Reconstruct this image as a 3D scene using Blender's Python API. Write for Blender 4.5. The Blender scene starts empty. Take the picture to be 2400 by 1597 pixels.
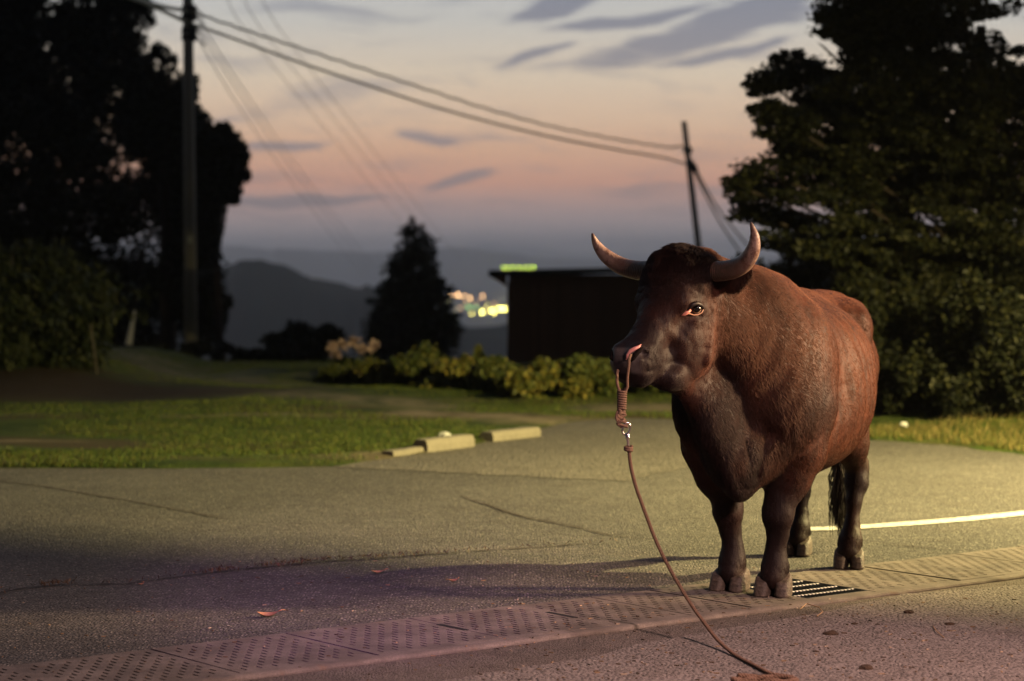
import bpy, math, random
import numpy as np
from mathutils import Vector, Matrix
random.seed(7); rng = np.random.default_rng(7)
S = bpy.context.scene
COL = S.collection
# ------------------------------------------------------------------ camera
CAM_H = 1.41; LENS = 80.0
FPX = 2400*LENS/36.0
PITCH = math.atan((798.5-620)/FPX)
cd = bpy.data.cameras.new('camera'); cam = bpy.data.objects.new('camera', cd); COL.objects.link(cam)
cam.location = (0,0,CAM_H); cam.rotation_euler = (math.pi/2-PITCH,0,0)
cd.lens = LENS; cd.sensor_width = 36; cd.clip_start = 0.1; cd.clip_end = 60000
cd.dof.use_dof = True; cd.dof.focus_distance = 9.12; cd.dof.aperture_fstop = 2.5
S.camera = cam
def ray(u,v):
    a,b,c = u-1200.0, 798.5-v, FPX
    cp,sp = math.cos(PITCH), math.sin(PITCH)
    return Vector((a, c*cp+b*sp, b*cp-c*sp))
def P(u,v,Y):                       # world point seen at photo position (u,v), Y metres ahead
    d = ray(u,v); return Vector((0,0,CAM_H)) + d*(Y/d.y)
def G(u,v,z=0.0):                   # ground point seen at photo position (u,v)
    d = ray(u,v); return Vector((0,0,CAM_H)) + d*((z-CAM_H)/d.z)
# ------------------------------------------------------------------ node helpers
class NT:
    def __init__(s, tree): s.t=tree; s.n=tree.nodes; s.l=tree.links
    def new(s, typ, **kw):
        nd = s.n.new(typ)
        for k,v in kw.items(): setattr(nd,k,v)
        return nd
    def link(s,a,b): s.l.new(a,b)
    def setin(s, sock, v):
        if hasattr(v,'is_output') or isinstance(v,bpy.types.NodeSocket): s.l.new(v,sock)
        else:
            if isinstance(v,(tuple,list)) and len(v)==3 and sock.type=='RGBA': v=(*v,1)
            sock.default_value=v
    def math(s,op,a,b=None,c=None,clamp=False):
        nd=s.new('ShaderNodeMath',operation=op,use_clamp=clamp)
        for i,x in enumerate((a,b,c)):
            if x is not None: s.setin(nd.inputs[i],x)
        return nd.outputs[0]
    def mix(s,f,a,b,blend='MIX'):
        nd=s.new('ShaderNodeMix',data_type='RGBA',blend_type=blend)
        s.setin(nd.inputs[0],f); s.setin(nd.inputs[6],a); s.setin(nd.inputs[7],b); return nd.outputs[2]
    def maprange(s,v,a,b,c=0.0,d=1.0,smooth=True):
        nd=s.new('ShaderNodeMapRange',interpolation_type='SMOOTHSTEP' if smooth else 'LINEAR')
        for i,x in enumerate((v,a,b,c,d)): s.setin(nd.inputs[i],x)
        return nd.outputs[0]
    def noise(s,vec,scale,detail=4,rough=.55,dist=0.0,w=None):
        nd=s.new('ShaderNodeTexNoise')
        if vec is not None: s.l.new(vec,nd.inputs['Vector'])
        nd.inputs['Scale'].default_value=scale; nd.inputs['Detail'].default_value=detail
        nd.inputs['Roughness'].default_value=rough; nd.inputs['Distortion'].default_value=dist
        return nd.outputs['Fac']
    def ramp(s,f,stops,interp='LINEAR'):
        nd=s.new('ShaderNodeValToRGB'); s.setin(nd.inputs[0],f)
        el=nd.color_ramp.elements; nd.color_ramp.interpolation=interp
        while len(el)<len(stops): el.new(0.5)
        for e,(p,c) in zip(el,stops):
            e.position=p; e.color=(*c,1) if len(c)==3 else c
        return nd.outputs[0]
    def mapping(s,vec,scale=(1,1,1),rot=(0,0,0),loc=(0,0,0)):
        nd=s.new('ShaderNodeMapping'); s.l.new(vec,nd.inputs[0])
        nd.inputs['Location'].default_value=loc; nd.inputs['Rotation'].default_value=rot; nd.inputs['Scale'].default_value=scale
        return nd.outputs[0]
# ------------------------------------------------------------------ world: dusk sky, sunset ahead of the camera (+Y)
W = bpy.data.worlds.new('World'); S.world = W; W.use_nodes = True
w = NT(W.node_tree); w.n.clear()
tc = w.new('ShaderNodeTexCoord'); sep = w.new('ShaderNodeSeparateXYZ'); w.link(tc.outputs['Generated'],sep.inputs[0])
dx,dy,dz = sep.outputs
el = w.math('MAXIMUM',dz,0.0)
lo = w.ramp(w.maprange(el,0.0,0.125,smooth=False),[
    (0.0,(.74,.62,.60)),(.10,(.72,.58,.55)),(.19,(.62,.405,.35)),(.285,(.72,.345,.215)),
    (.40,(.68,.39,.235)),(.50,(.665,.455,.30)),(.66,(.60,.49,.365)),(.85,(.45,.435,.40)),(1.0,(.41,.41,.405))])
hi = w.ramp(w.maprange(el,0.11,1.0,smooth=False),[(0.0,(.41,.41,.405)),(.18,(.27,.295,.33)),(.5,(.11,.14,.20)),(1.0,(.055,.075,.12))])
sky = w.mix(w.maprange(el,0.105,0.13),lo,hi)
# streaky clouds in (azimuth, elevation)
az = w.math('ARCTAN2',dx,dy)
cv = w.new('ShaderNodeCombineXYZ'); w.link(az,cv.inputs[0]); w.link(dz,cv.inputs[1])
warp = w.noise(cv.outputs[0],22.0,1,.5)
vm = w.new('ShaderNodeVectorMath',operation='ADD'); w.link(cv.outputs[0],vm.inputs[0])
cw = w.new('ShaderNodeCombineXYZ'); w.setin(cw.inputs[1],w.math('MULTIPLY_ADD',warp,.012,-.006)); w.link(cw.outputs[0],vm.inputs[1])
cvw = vm.outputs[0]
streak = w.noise(w.mapping(cvw,scale=(13,105,1),rot=(0,0,-.17)),1.0,4,.6,.5)
thin = w.maprange(streak,.50,.68)
def blob(cu,cv_,ru,rv,ang,soft=.5):
    a0=math.atan2(cu-1200,FPX); e0=(620-cv_)/FPX; c,s_=math.cos(math.radians(ang)),math.sin(math.radians(ang))
    R=Matrix.Rotation(-math.radians(ang),3,'Z'); M=Matrix.Diagonal((FPX/ru,FPX/rv,1))@R
    t=-(M@Vector((a0,e0,0)))
    m=w.new('ShaderNodeMapping'); w.link(cvw,m.inputs[0])   # loc + rot*scale: rotate first, then scale
    m.inputs['Rotation'].default_value=(0,0,-math.radians(ang))
    m2=w.new('ShaderNodeVectorMath',operation='MULTIPLY_ADD'); w.link(m.outputs[0],m2.inputs[0])
    m2.inputs[1].default_value=(FPX/ru,FPX/rv,0); m2.inputs[2].default_value=(t.x,t.y,0)
    ln=w.new('ShaderNodeVectorMath',operation='LENGTH'); w.link(m2.outputs[0],ln.inputs[0])
    return w.maprange(ln.outputs['Value'],1.0,soft,0.0,1.0)
nz2 = w.noise(w.mapping(cvw,scale=(38,260,1),rot=(0,0,-.2)),1.0,3,.65,.4)
mask=None
for args in [(1640,88,470,62,13,.0),(1330,12,220,52,22,.0),(1800,25,300,36,14,0),(1090,420,150,24,11,0),(1000,330,110,20,-2,0),
             (690,345,180,22,6,0),(700,470,360,20,4,0),(1480,52,330,22,8,0),(1720,128,260,20,12,0),(1270,128,150,16,14,.0)]:
    b=blob(*args); mask=b if mask is None else w.math('MAXIMUM',mask,b)
cl = w.maprange(w.math('ADD',w.math('MULTIPLY',mask,.40),w.math('ADD',w.math('MULTIPLY',nz2,.45),w.math('MULTIPLY',streak,.55))),.53,.74)
cl = w.math('MAXIMUM',w.math('MULTIPLY',cl,.95),w.math('MULTIPLY',thin,.62),clamp=True)
ccol = w.ramp(w.maprange(el,0.0,.12,smooth=False),[(0,(.215,.19,.205)),(.35,(.27,.20,.20)),(.6,(.22,.205,.225)),(1,(.135,.150,.205))])
sky = w.mix(w.math('MULTIPLY',cl,.95),sky,ccol)
# brightest toward the sunset, dim in the east; dark below the horizon
azf = w.maprange(dy,-.35,.97,.055,1.0)
sky = w.mix(1.0,sky,azf,'MULTIPLY')
nsk = w.new('ShaderNodeTexSky',sky_type='NISHITA',sun_disc=False,sun_elevation=math.radians(-2.5),sun_rotation=0.0,altitude=300)
sky = w.mix(1.0,sky,w.mix(1.0,nsk.outputs[0],(.05,.05,.05),'MULTIPLY'),'ADD')
sky = w.mix(w.maprange(dz,-.02,-.001,1.0,0.0),sky,(.05,.05,.06))
bg = w.new('ShaderNodeBackground'); w.setin(bg.inputs[0],sky); bg.inputs[1].default_value = 1.42
W.cycles.sampling_method='MANUAL'; W.cycles.sample_map_resolution=256
wo = w.new('ShaderNodeOutputWorld'); w.link(bg.outputs[0],wo.inputs[0])
# ------------------------------------------------------------------ exposure
vs = S.view_settings; vs.view_transform='Standard'; vs.look='None'; vs.exposure=0.0; vs.gamma=1.0; vs.use_curve_mapping=False
S.render.engine='CYCLES'; cy=S.cycles; cy.use_denoising=True
cy.max_bounces=4; cy.diffuse_bounces=2; cy.glossy_bounces=2; cy.transmission_bounces=4; cy.volume_bounces=1; cy.transparent_max_bounces=12
cy.sample_clamp_indirect=4.0; cy.caustics_reflective=False; cy.caustics_refractive=False
# ------------------------------------------------------------------ lamps of the yard (fixtures are built further down)
def spot(name,loc,aim,power,col,size_deg,blend,radius):
    ld=bpy.data.lights.new(name,'SPOT'); o=bpy.data.objects.new(name,ld); COL.objects.link(o)
    ld.energy=power; ld.color=col; ld.spot_size=math.radians(size_deg); ld.spot_blend=blend; ld.shadow_soft_size=radius
    o.location=loc; o.rotation_euler=(Vector(aim)-Vector(loc)).to_track_quat('-Z','Y').to_euler(); return o
CUT0=G(0,1240); CUT1=G(2400,1440)      # line on the ground where the shielded flood light ends
FLOOD=Vector((6.5,13.2,3.7))
L_flood=spot('flood_light',FLOOD,(1.4,15.4,0.0),11800,(1.0,.80,.33),146,1.0,.06)
L_side=spot('side_light',(6.9,9.5,2.2),(1.5,10.05,1.3),7600,(1.0,.66,.37),31,.9,.4)
L_porch=spot('porch_light',(3.3,5.4,3.2),(.75,7.2,0.0),2100,(1.0,.63,.54),70,.9,.2)
L_purple=spot('insect_light',(-1.0,1.5,3.1),(-.55,10.6,0),2100,(.74,.26,1.0),17,1.0,.1)
HAZE=2.4e-4; HOOD_DEG=8.5
# ------------------------------------------------------------------ mesh / material helpers
MATS={}
def mat(name,base=(.2,.2,.2),rough=.8,build=None,spec=.3,metal=0.0):
    if name in MATS: return MATS[name]
    m=bpy.data.materials.new(name); m.use_nodes=True; t=NT(m.node_tree)
    bs=t.n['Principled BSDF']; bs.inputs['Base Color'].default_value=(*base,1); bs.inputs['Roughness'].default_value=rough
    bs.inputs['Specular IOR Level'].default_value=spec; bs.inputs['Metallic'].default_value=metal
    if build: build(t,bs)
    MATS[name]=m; return m
def objco(t): return t.new('ShaderNodeTexCoord').outputs['Object']
def worldpos(t): return t.new('ShaderNodeNewGeometry').outputs['Position']
def bump(t,bs,h,strength=.4,dist=.01):
    b=t.new('ShaderNodeBump'); b.inputs['Strength'].default_value=strength; b.inputs['Distance'].default_value=dist
    t.link(h,b.inputs['Height']); t.link(b.outputs[0],bs.inputs['Normal']); return b
def tag(o,label=None,cat=None,group=None,kind=None):
    if label: o['label']=label
    if cat: o['category']=cat
    if group: o['group']=group
    if kind: o['kind']=kind
    return o
def link(name,me,m=None,parent=None,smooth=False):
    o=bpy.data.objects.new(name,me); COL.objects.link(o)
    if m is not None and not me.materials: me.materials.append(m)
    if smooth: me.polygons.foreach_set('use_smooth',[True]*len(me.polygons))
    if parent is not None: o.parent=parent
    return o
def empty(name,loc=(0,0,0),rz=0.0):
    o=bpy.data.objects.new(name,None); COL.objects.link(o); o.location=loc; o.rotation_euler=(0,0,rz); o.empty_display_size=.1; return o
def mesh(name,v,f):
    me=bpy.data.meshes.new(name); me.from_pydata([tuple(x) for x in v],[],[tuple(x) for x in f]); me.update(); return me
def npmesh(name,V,F):               # V (n,3), F (m,k) one polygon size
    me=bpy.data.meshes.new(name); V=np.asarray(V,dtype=np.float32); F=np.asarray(F,dtype=np.int32); k=F.shape[1]
    me.vertices.add(len(V)); me.vertices.foreach_set('co',V.ravel())
    me.loops.add(F.size); me.loops.foreach_set('vertex_index',F.ravel())
    me.polygons.add(len(F)); me.polygons.foreach_set('loop_start',np.arange(0,F.size,k,dtype=np.int32))
    me.polygons.foreach_set('loop_total',np.full(len(F),k,dtype=np.int32)); me.update(calc_edges=True); return me
class MB:
    def __init__(s): s.v=[]; s.f=[]
    def add(s,vs,fs):
        b=len(s.v); s.v+= [tuple(x) for x in vs]; s.f+= [tuple(i+b for i in q) for q in fs]
    def box(s,c,h,rz=0.0,M=None):
        vs=[Vector((x*h[0],y*h[1],z*h[2])) for x in(-1,1) for y in(-1,1) for z in(-1,1)]
        R=M if M is not None else Matrix.Rotation(rz,3,'Z')
        s.add([R@q+Vector(c) for q in vs],[(0,1,3,2),(4,6,7,5),(0,4,5,1),(2,3,7,6),(0,2,6,4),(1,5,7,3)])
    def tube(s,pts,rad,n=8,cap=True):
        pts=[Vector(p) for p in pts]; m=len(pts); rad=rad if hasattr(rad,'__len__') else [rad]*m
        up=None; rings=[]
        for i,p in enumerate(pts):
            t=(pts[min(i+1,m-1)]-pts[max(i-1,0)]).normalized()
            if up is None: up=Vector((0,0,1)) if abs(t.z)<.9 else Vector((1,0,0))
            a=(up-t*up.dot(t)).normalized(); up=a; b=t.cross(a)
            rings.append([p+(a*math.cos(2*math.pi*k/n)+b*math.sin(2*math.pi*k/n))*rad[i] for k in range(n)])
        fs=[(i*n+k,i*n+(k+1)%n,(i+1)*n+(k+1)%n,(i+1)*n+k) for i in range(m-1) for k in range(n)]
        if cap: fs+= [tuple(range(n-1,-1,-1)),tuple((m-1)*n+k for k in range(n))]
        s.add([q for r in rings for q in r],fs)
    def build(s,name,m=None,parent=None,smooth=False): return link(name,mesh(name,s.v,s.f),m,parent,smooth)
# ------------------------------------------------------------------ signed-distance modelling (numpy) + surface nets
class Field:
    def __init__(s,lo,hi,h):
        s.lo=np.array(lo,dtype=np.float32); s.h=h; s.n=np.ceil((np.array(hi)-s.lo)/h).astype(int)+1
        s.d=np.full(s.n,1.0,dtype=np.float32)
    def sub(s,lo,hi):
        a=np.clip(np.floor((np.array(lo)-s.lo)/s.h).astype(int),0,s.n-1); b=np.clip(np.ceil((np.array(hi)-s.lo)/s.h).astype(int)+1,1,s.n)
        ax=[(s.lo[i]+s.h*np.arange(a[i],b[i])).astype(np.float32) for i in range(3)]
        X,Y,Z=np.meshgrid(*ax,indexing='ij'); return tuple(slice(a[i],b[i]) for i in range(3)),X,Y,Z
    def smin(s,sl,d,k):
        a=s.d[sl]; hh=np.clip(.5+.5*(a-d)/k,0,1); s.d[sl]=a*(1-hh)+d*hh-k*hh*(1-hh)
    def smax(s,sl,d,k):                # carve: d is the distance to the cutter
        a=s.d[sl]; nd=-d; hh=np.clip(.5-.5*(a-nd)/k,0,1); s.d[sl]=a*(1-hh)+nd*hh+k*hh*(1-hh)
    def ell(s,c,r,R=None,k=.06,cut=False,p=2.0):
        c=np.array(c,float); r=np.array(r,float); ext=np.full(3,r.max()) if R is not None else r
        pad=k+.06; sl,X,Y,Z=s.sub(c-ext-pad,c+ext+pad)
        q=np.stack([X-c[0],Y-c[1],Z-c[2]],-1)
        if R is not None: q=q@np.array(R)          # R columns = local axes
        if p==2.0:
            k0=np.sqrt(((q/r)**2).sum(-1)); k1=np.sqrt(((q/r**2)**2).sum(-1))+1e-6; d=k0*(k0-1)/k1
        else:
            k0=(np.abs(q/r)**p).sum(-1)**(1/p); d=(k0-1)*r.min()
        (s.smax if cut else s.smin)(sl,d.astype(np.float32),k)
    def cone(s,a,b,ra,rb,k=.05,sq=None,cut=False):   # rounded cone; sq=(axis vector, factor) squashes along an axis
        a=np.array(a,float); b=np.array(b,float); m=max(ra,rb)+k+.05
        sl,X,Y,Z=s.sub(np.minimum(a,b)-m*(1 if sq is None else max(1,1/sq[1]*0+1)),np.maximum(a,b)+m)
        q=np.stack([X,Y,Z],-1)-a; ba=b-a
        t=np.clip((q@ba)/(ba@ba),0,1); w_=q-t[...,None]*ba
        if sq is not None:
            ax=np.array(sq[0],float); ax/=np.linalg.norm(ax); pr=(w_@ax)[...,None]*ax; w_=w_+pr*(1/sq[1]-1)
        d=np.sqrt((w_**2).sum(-1))-(ra+(rb-ra)*t)
        (s.smax if cut else s.smin)(sl,d.astype(np.float32),k)
    def mesh(s):
        d=s.d; n=np.array(d.shape); ins=d<0
        c=n-1; cnt=np.zeros(c,np.int8); acc=np.zeros((*c,3),np.float32)
        for ax in range(3):
            sl0=[slice(None)]*3; sl1=[slice(None)]*3; sl0[ax]=slice(0,-1); sl1[ax]=slice(1,None)
            d0=d[tuple(sl0)]; d1=d[tuple(sl1)]; cr=(d0<0)!=(d1<0)
            t=np.where(cr,d0/(d0-d1+1e-12*(d0==d1)),0).astype(np.float32)
            o=[i for i in range(3) if i!=ax]
            for i in(0,1):
                for j in(0,1):
                    ss=[slice(None)]*3; ss[o[0]]=slice(i,i+c[o[0]]); ss[o[1]]=slice(j,j+c[o[1]]); ss[ax]=slice(0,c[ax])
                    m=cr[tuple(ss)]; cnt+=m
                    acc[...,ax]+=np.where(m,t[tuple(ss)],0); acc[...,o[0]]+=m*i; acc[...,o[1]]+=m*j
        act=cnt>0; idx=np.full(c,-1,np.int64); ii=np.argwhere(act); idx[act]=np.arange(len(ii))
        V=s.lo+s.h*(ii+acc[act]/cnt[act][:,None])
        F=[]
        for ax in range(3):
            o=[(ax+1)%3,(ax+2)%3]
            sl0=[slice(None)]*3; sl1=[slice(None)]*3; sl0[ax]=slice(0,-1); sl1[ax]=slice(1,None)
            a_=ins[tuple(sl0)]; b_=ins[tuple(sl1)]; e=np.argwhere(a_!=b_)
            ok=(e[:,o[0]]>0)&(e[:,o[1]]>0)&(e[:,o[0]]<c[o[0]])&(e[:,o[1]]<c[o[1]]); e=e[ok]
            q=[]
            for (i,j) in((-1,-1),(0,-1),(0,0),(-1,0)):
                g=e.copy(); g[:,o[0]]+=i; g[:,o[1]]+=j; q.append(idx[g[:,0],g[:,1],g[:,2]])
            q=np.stack(q,1); fl=~a_[e[:,0],e[:,1],e[:,2]]; q[fl]=q[fl][:,::-1]; F.append(q)
        return V,np.concatenate(F)
def vnormals(V,F):
    a=V[F[:,2]]-V[F[:,0]]; b=V[F[:,3]]-V[F[:,1]]; n=np.cross(a,b); N=np.zeros_like(V)
    for i in range(4): np.add.at(N,F[:,i],n)
    return N/(np.linalg.norm(N,axis=1)[:,None]+1e-9)
def lap(V,F,it=1,lam=.5,wgt=None):
    E=np.concatenate([F[:,[i,(i+1)%4]] for i in range(4)]); 
    for _ in range(it):
        A=np.zeros_like(V); C=np.zeros(len(V))
        np.add.at(A,E[:,0],V[E[:,1]]); np.add.at(C,E[:,0],1); np.add.at(A,E[:,1],V[E[:,0]]); np.add.at(C,E[:,1],1)
        D=A/C[:,None]-V; V=V+(lam if wgt is None else lam*wgt[:,None])*D
    return V
def vnoise(Pn,scale,seed=0):        # smooth value noise for vertex arrays
    r=np.random.default_rng(seed); T=r.random((32,32,32)).astype(np.float32)
    q=np.asarray(Pn)*scale; i=np.floor(q).astype(int); f=q-i; f=f*f*(3-2*f); out=0
    for a in(0,1):
        for b in(0,1):
            for c in(0,1):
                wt=(f[:,0] if a else 1-f[:,0])*(f[:,1] if b else 1-f[:,1])*(f[:,2] if c else 1-f[:,2])
                out=out+wt*T[(i[:,0]+a)%32,(i[:,1]+b)%32,(i[:,2]+c)%32]
    return out*2-1
# ------------------------------------------------------------------ the bull (local frame: x forward, y its left, z up)
BULL_AT=Vector((1.037,9.75,0)); BULL_RZ=math.atan2(-.921,-.389)
bull=empty('bull',BULL_AT,BULL_RZ)
tag(bull,'dark reddish brown horned bull standing beside the drain, rope through its nose','bull')
H0=np.array((.597,-.13,1.42)); HF=np.array((.945,-.327,0)); HL=np.array((.327,.945,0)); HU=np.array((0,0,1.0))
HR=np.stack([HF,HL,HU],1)
def hp(s,b,c): return H0+HF*s+HL*b+HU*c
def rot_y(a): c,s=math.cos(a),math.sin(a); return np.array([[c,0,s],[0,1,0],[-s,0,c]])
def rot_z(a): c,s=math.cos(a),math.sin(a); return np.array([[c,-s,0],[s,c,0],[0,0,1]])
def rot_x(a): c,s=math.cos(a),math.sin(a); return np.array([[1,0,0],[0,c,-s],[0,s,c]])
def build_bull():
    f=Field((-1.72,-.62,-.02),(1.08,.62,1.62),.0105)
    # trunk
    f.ell((-.48,0,.865),(.56,.385,.405),R=rot_y(.03),k=.08,p=2.25)      # barrel
    f.ell((-.03,0,.90),(.39,.31,.42),k=.11,p=2.2)                      # chest
    f.ell((-1.12,0,.95),(.34,.195,.29),k=.10,p=2.4)                      # rump
    f.cone((-.15,0,1.22),(-1.30,0,1.19),.09,.075,k=.10)                 # back line
    f.ell((.0,0,1.21),(.26,.15,.15),k=.12)                             # withers
    for s in(1,-1):
        f.ell((-1.13,.135*s,1.155),(.19,.075,.085),R=rot_z(.12*s),k=.06); f.ell((-1.045,.205*s,1.135),(.075,.040,.07),k=.04); f.cone((-1.05,.20*s,1.10),(-.99,.185*s,.84),.045,.05,k=.05) # hooks
        f.ell((-1.40,.10*s,1.08),(.08,.055,.09),k=.06)                   # pins
        f.ell((-.875,.315*s,1.06),(.115,.135,.17),R=rot_y(-.25),k=.05,cut=True)           # hollow flank
        f.ell((-.02,.225*s,.97),(.15,.11,.27),R=rot_y(-.25),k=.07)      # shoulder blade muscle
        f.ell((.12,.185*s,.80),(.16,.12,.18),k=.08)                      # point of shoulder
        f.ell((-1.14,.145*s,.86),(.22,.085,.28),R=rot_y(.2),k=.08)        # thigh
        f.ell((-.20,.385*s,.86),(.05,.05,.24),R=rot_y(-.2),k=.10,cut=True)  # groove behind the shoulder
    # neck
    n0=np.array((.05,0,1.04)); n1=hp(-.10,0,-.17)
    f.cone(n0,n1,.31,.180,k=.12,sq=((0,1,0),.82))
    f.cone((.05,0,1.17),hp(-.16,0,-.08),.18,.12,k=.10,sq=((0,1,0),.72)) # crest
    f.ell((.18,-.005,1.235),(.19,.125,.14),R=rot_y(.10),k=.10)
    # dewlap and brisket
    for a,b,ra,rb in(((.50,-.09,.96),(.40,-.03,.76),.10,.13),((.40,-.03,.76),(.33,.03,.56),.15,.12),((.33,.03,.60),(.33,.05,.485),.12,.045)):
        f.cone(a,b,ra,rb,k=.07,sq=((.1,1,0),.55))
    f.ell((.20,.01,.60),(.22,.15,.14),k=.09)
    # belly line, navel
    f.ell((-.42,0,.50),(.30,.10,.06),k=.08); f.cone((-.46,.0,.46),(-.50,0,.43),.035,.028,k=.03)
    # legs
    def leg(pts,k=.035):
        for (a,ra),(b,rb) in zip(pts[:-1],pts[1:]): f.cone(a,b,ra,rb,k=k)
    for s,hx,hy in((1,.042,.108),(-1,-.042,-.108)):
        kx=hx-.005; ky=hy+.012*s
        leg([((-.02,.20*s,.80),.15),((.005,.185*s,.62),.118),((.01,.16*s,.50),.086),((kx,ky+.012*s,.385),.062)],k=.05)
        leg([((kx+.012,ky+.005*s,.40),.058),((kx+.014,ky+.004*s,.335),.060),((kx-.002,ky,.265),.043),((hx-.012,hy,.19),.040),((hx-.008,hy,.125),.054),((hx+.02,hy,.075),.056)],k=.03)
        f.ell((kx+.03,ky,.352),(.034,.050,.050),k=.03)
        f.ell((-.10,.215*s,.60),(.07,.07,.10),R=rot_y(.2),k=.05)         # elbow
        for e in(1,-1): f.ell((hx-.062,hy+.030*e,.10),(.020,.016,.024),k=.012) # dewclaws
    for s,hx,hy in((1,-.953,.176),(-1,-1.316,-.173)):
        kx=hx-.13
        leg([((hx-.17,.11*s,.93),.15),((hx+.0,.145*s,.74),.115),((hx-.04,.165*s,.58),.078),((kx-.005,.174*s,.455),.050)],k=.06)
        leg([((kx-.025,.178*s,.47),.046),((kx+.005,.178*s,.385),.052),((hx-.085,hy,.30),.034),((hx-.05,hy,.19),.033),((hx-.022,hy,.125),.050),((hx+.015,hy,.075),.052)],k=.03)
        f.cone((kx-.06,.176*s,.50),(kx-.10,.178*s,.455),.022,.024,k=.03)
        for e in(1,-1): f.ell((hx-.075,hy+.030*e,.10),(.020,.016,.024),k=.012)
    # head
    f.ell(hp(-.01,0,-.065),(.105,.145,.105),R=HR,k=.05,p=2.5)                  # poll
    f.ell(hp(.06,-.004,-.13),(.098,.140,.14),R=HR@rot_y(-.25),k=.04,p=2.6)       # forehead
    f.cone(hp(.09,0,-.20),hp(.25,0,-.345),.098,.070,k=.05)
    f.ell(hp(.285,0,-.392),(.095,.092,.078),R=HR@rot_y(.45),k=.045,p=2.8)       # muzzle
    f.cone(hp(.03,0,-.33),hp(.26,0,-.452),.095,.045,k=.045)             # lower jaw
    f.ell(hp(.285,0,-.455),(.055,.060,.032),R=HR,k=.025)                # lower lip
    for s in(1,-1):
        f.ell(hp(.01,.088*s,-.32),(.12,.048,.15),R=HR@rot_y(.35),k=.05) # cheek
        f.ell(hp(.10,.102*s,-.160),(.045,.030,.028),R=HR@rot_y(.3),k=.03)   # brow
        f.ell(hp(.12,.085*s,-.255),(.07,.028,.022),R=HR@rot_y(.7),k=.03)    # facial crest
        f.ell(hp(.085,.128*s,-.192),(.030,.022,.020),R=HR@rot_y(.35),k=.018,cut=True) # eye socket
        f.ell(hp(.062,.105*s,-.190),(.034,.024,.030),R=HR,k=.014)          # eyeball bed
        f.ell(hp(.332,.054*s,-.356),(.040,.034,.028),R=HR@rot_y(.3),k=.03)     # nostril wing
        f.ell(hp(.362,.078*s,-.358),(.042,.024,.015),R=HR@rot_z(-.6*s)@rot_y(.75),k=.012,cut=True); f.ell(hp(.335,.088*s,-.366),(.020,.020,.013),R=HR@rot_y(.6),k=.008,cut=True)
        f.cone(hp(.33,.085*s,-.432),hp(.19,.088*s,-.425),.008,.006,k=.012,cut=True)  # mouth line
        f.ell(hp(-.015,.125*s,-.03),(.050,.05,.050),R=HR,k=.03)          # horn root
        # ear: thick leaf hanging back and down under the horn
        e0=hp(-.05,.130*s,-.088); e1=hp(-.085,.205*s,-.075); e2=hp(-.125,.290*s,-.035)
        nx=HF*.93+HL*.37*s-HU*.1
        f.cone(e0,e1,.030,.048,k=.025,sq=(nx,.30)); f.cone(e1,e2,.048,.014,k=.02,sq=(nx,.28))
        f.cone(e0*.4+e1*.6+nx*.022,e1*.4+e2*.6+nx*.016,.024,.012,k=.016,sq=(nx,.5),cut=True)
    # face planes, throat and neck folds
    for s in(1,-1):
        f.ell(hp(.135,.120*s,-.262),(.055,.030,.030),R=HR@rot_y(.75),k=.035,cut=True)   # hollow before the cheek
        f.ell(hp(.20,.104*s,-.345),(.05,.022,.045),R=HR@rot_y(.75),k=.03,cut=True)
        f.cone(hp(-.045,.115*s,-.17),hp(-.01,.135*s,-.40),.018,.016,k=.03)             # jaw edge
        f.cone(hp(-.085,.150*s,-.30),(.47,-.09+.13*s,.86),.008,.006,k=.035,cut=True)    # fold behind the jaw
        f.cone((.30,.155*s+.01,.72),(.33,.085*s+.04,.53),.010,.010,k=.035,cut=True)     # brisket folds
        f.cone((.41,.105*s-.02,.84),(.385,.07*s+.02,.60),.008,.008,k=.03,cut=True)
        f.cone((.03,.20*s,.66),(.06,.13*s,.53),.014,.012,k=.035,cut=True)               # armpit
    for s in(1,-1):
        f.cone(hp(.118,.112*s,-.172),hp(.045,.135*s,-.158),.013,.011,k=.014)             # upper eyelid fold
        f.cone(hp(.105,.118*s,-.222),hp(.04,.135*s,-.215),.006,.006,k=.014,cut=True)      # crease under the eye
        f.cone(hp(.17,.098*s,-.295),hp(.235,.090*s,-.36),.006,.006,k=.018,cut=True)       # creases of the muzzle
        f.cone(hp(.20,.090*s,-.40),hp(.125,.095*s,-.455),.010,.008,k=.02,cut=True)
        f.ell(hp(.13,.075*s,-.455),(.05,.03,.03),R=HR@rot_y(.4),k=.025)
    f.cone(hp(.335,0,-.452),hp(.15,.0,-.435),.004,.003,k=.010,cut=True)
    f.ell(hp(.10,.03,-.475),(.10,.06,.045),R=HR,k=.05)                  # throat skin under the jaw
    f.cone(hp(.02,.0,-.46),(.47,-.07,.86),.06,.09,k=.07,sq=(HL,.6))
    V,F=f.mesh()
    V=lap(V,F,2,.5)
    return V,F
BV,BF=build_bull()
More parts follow.
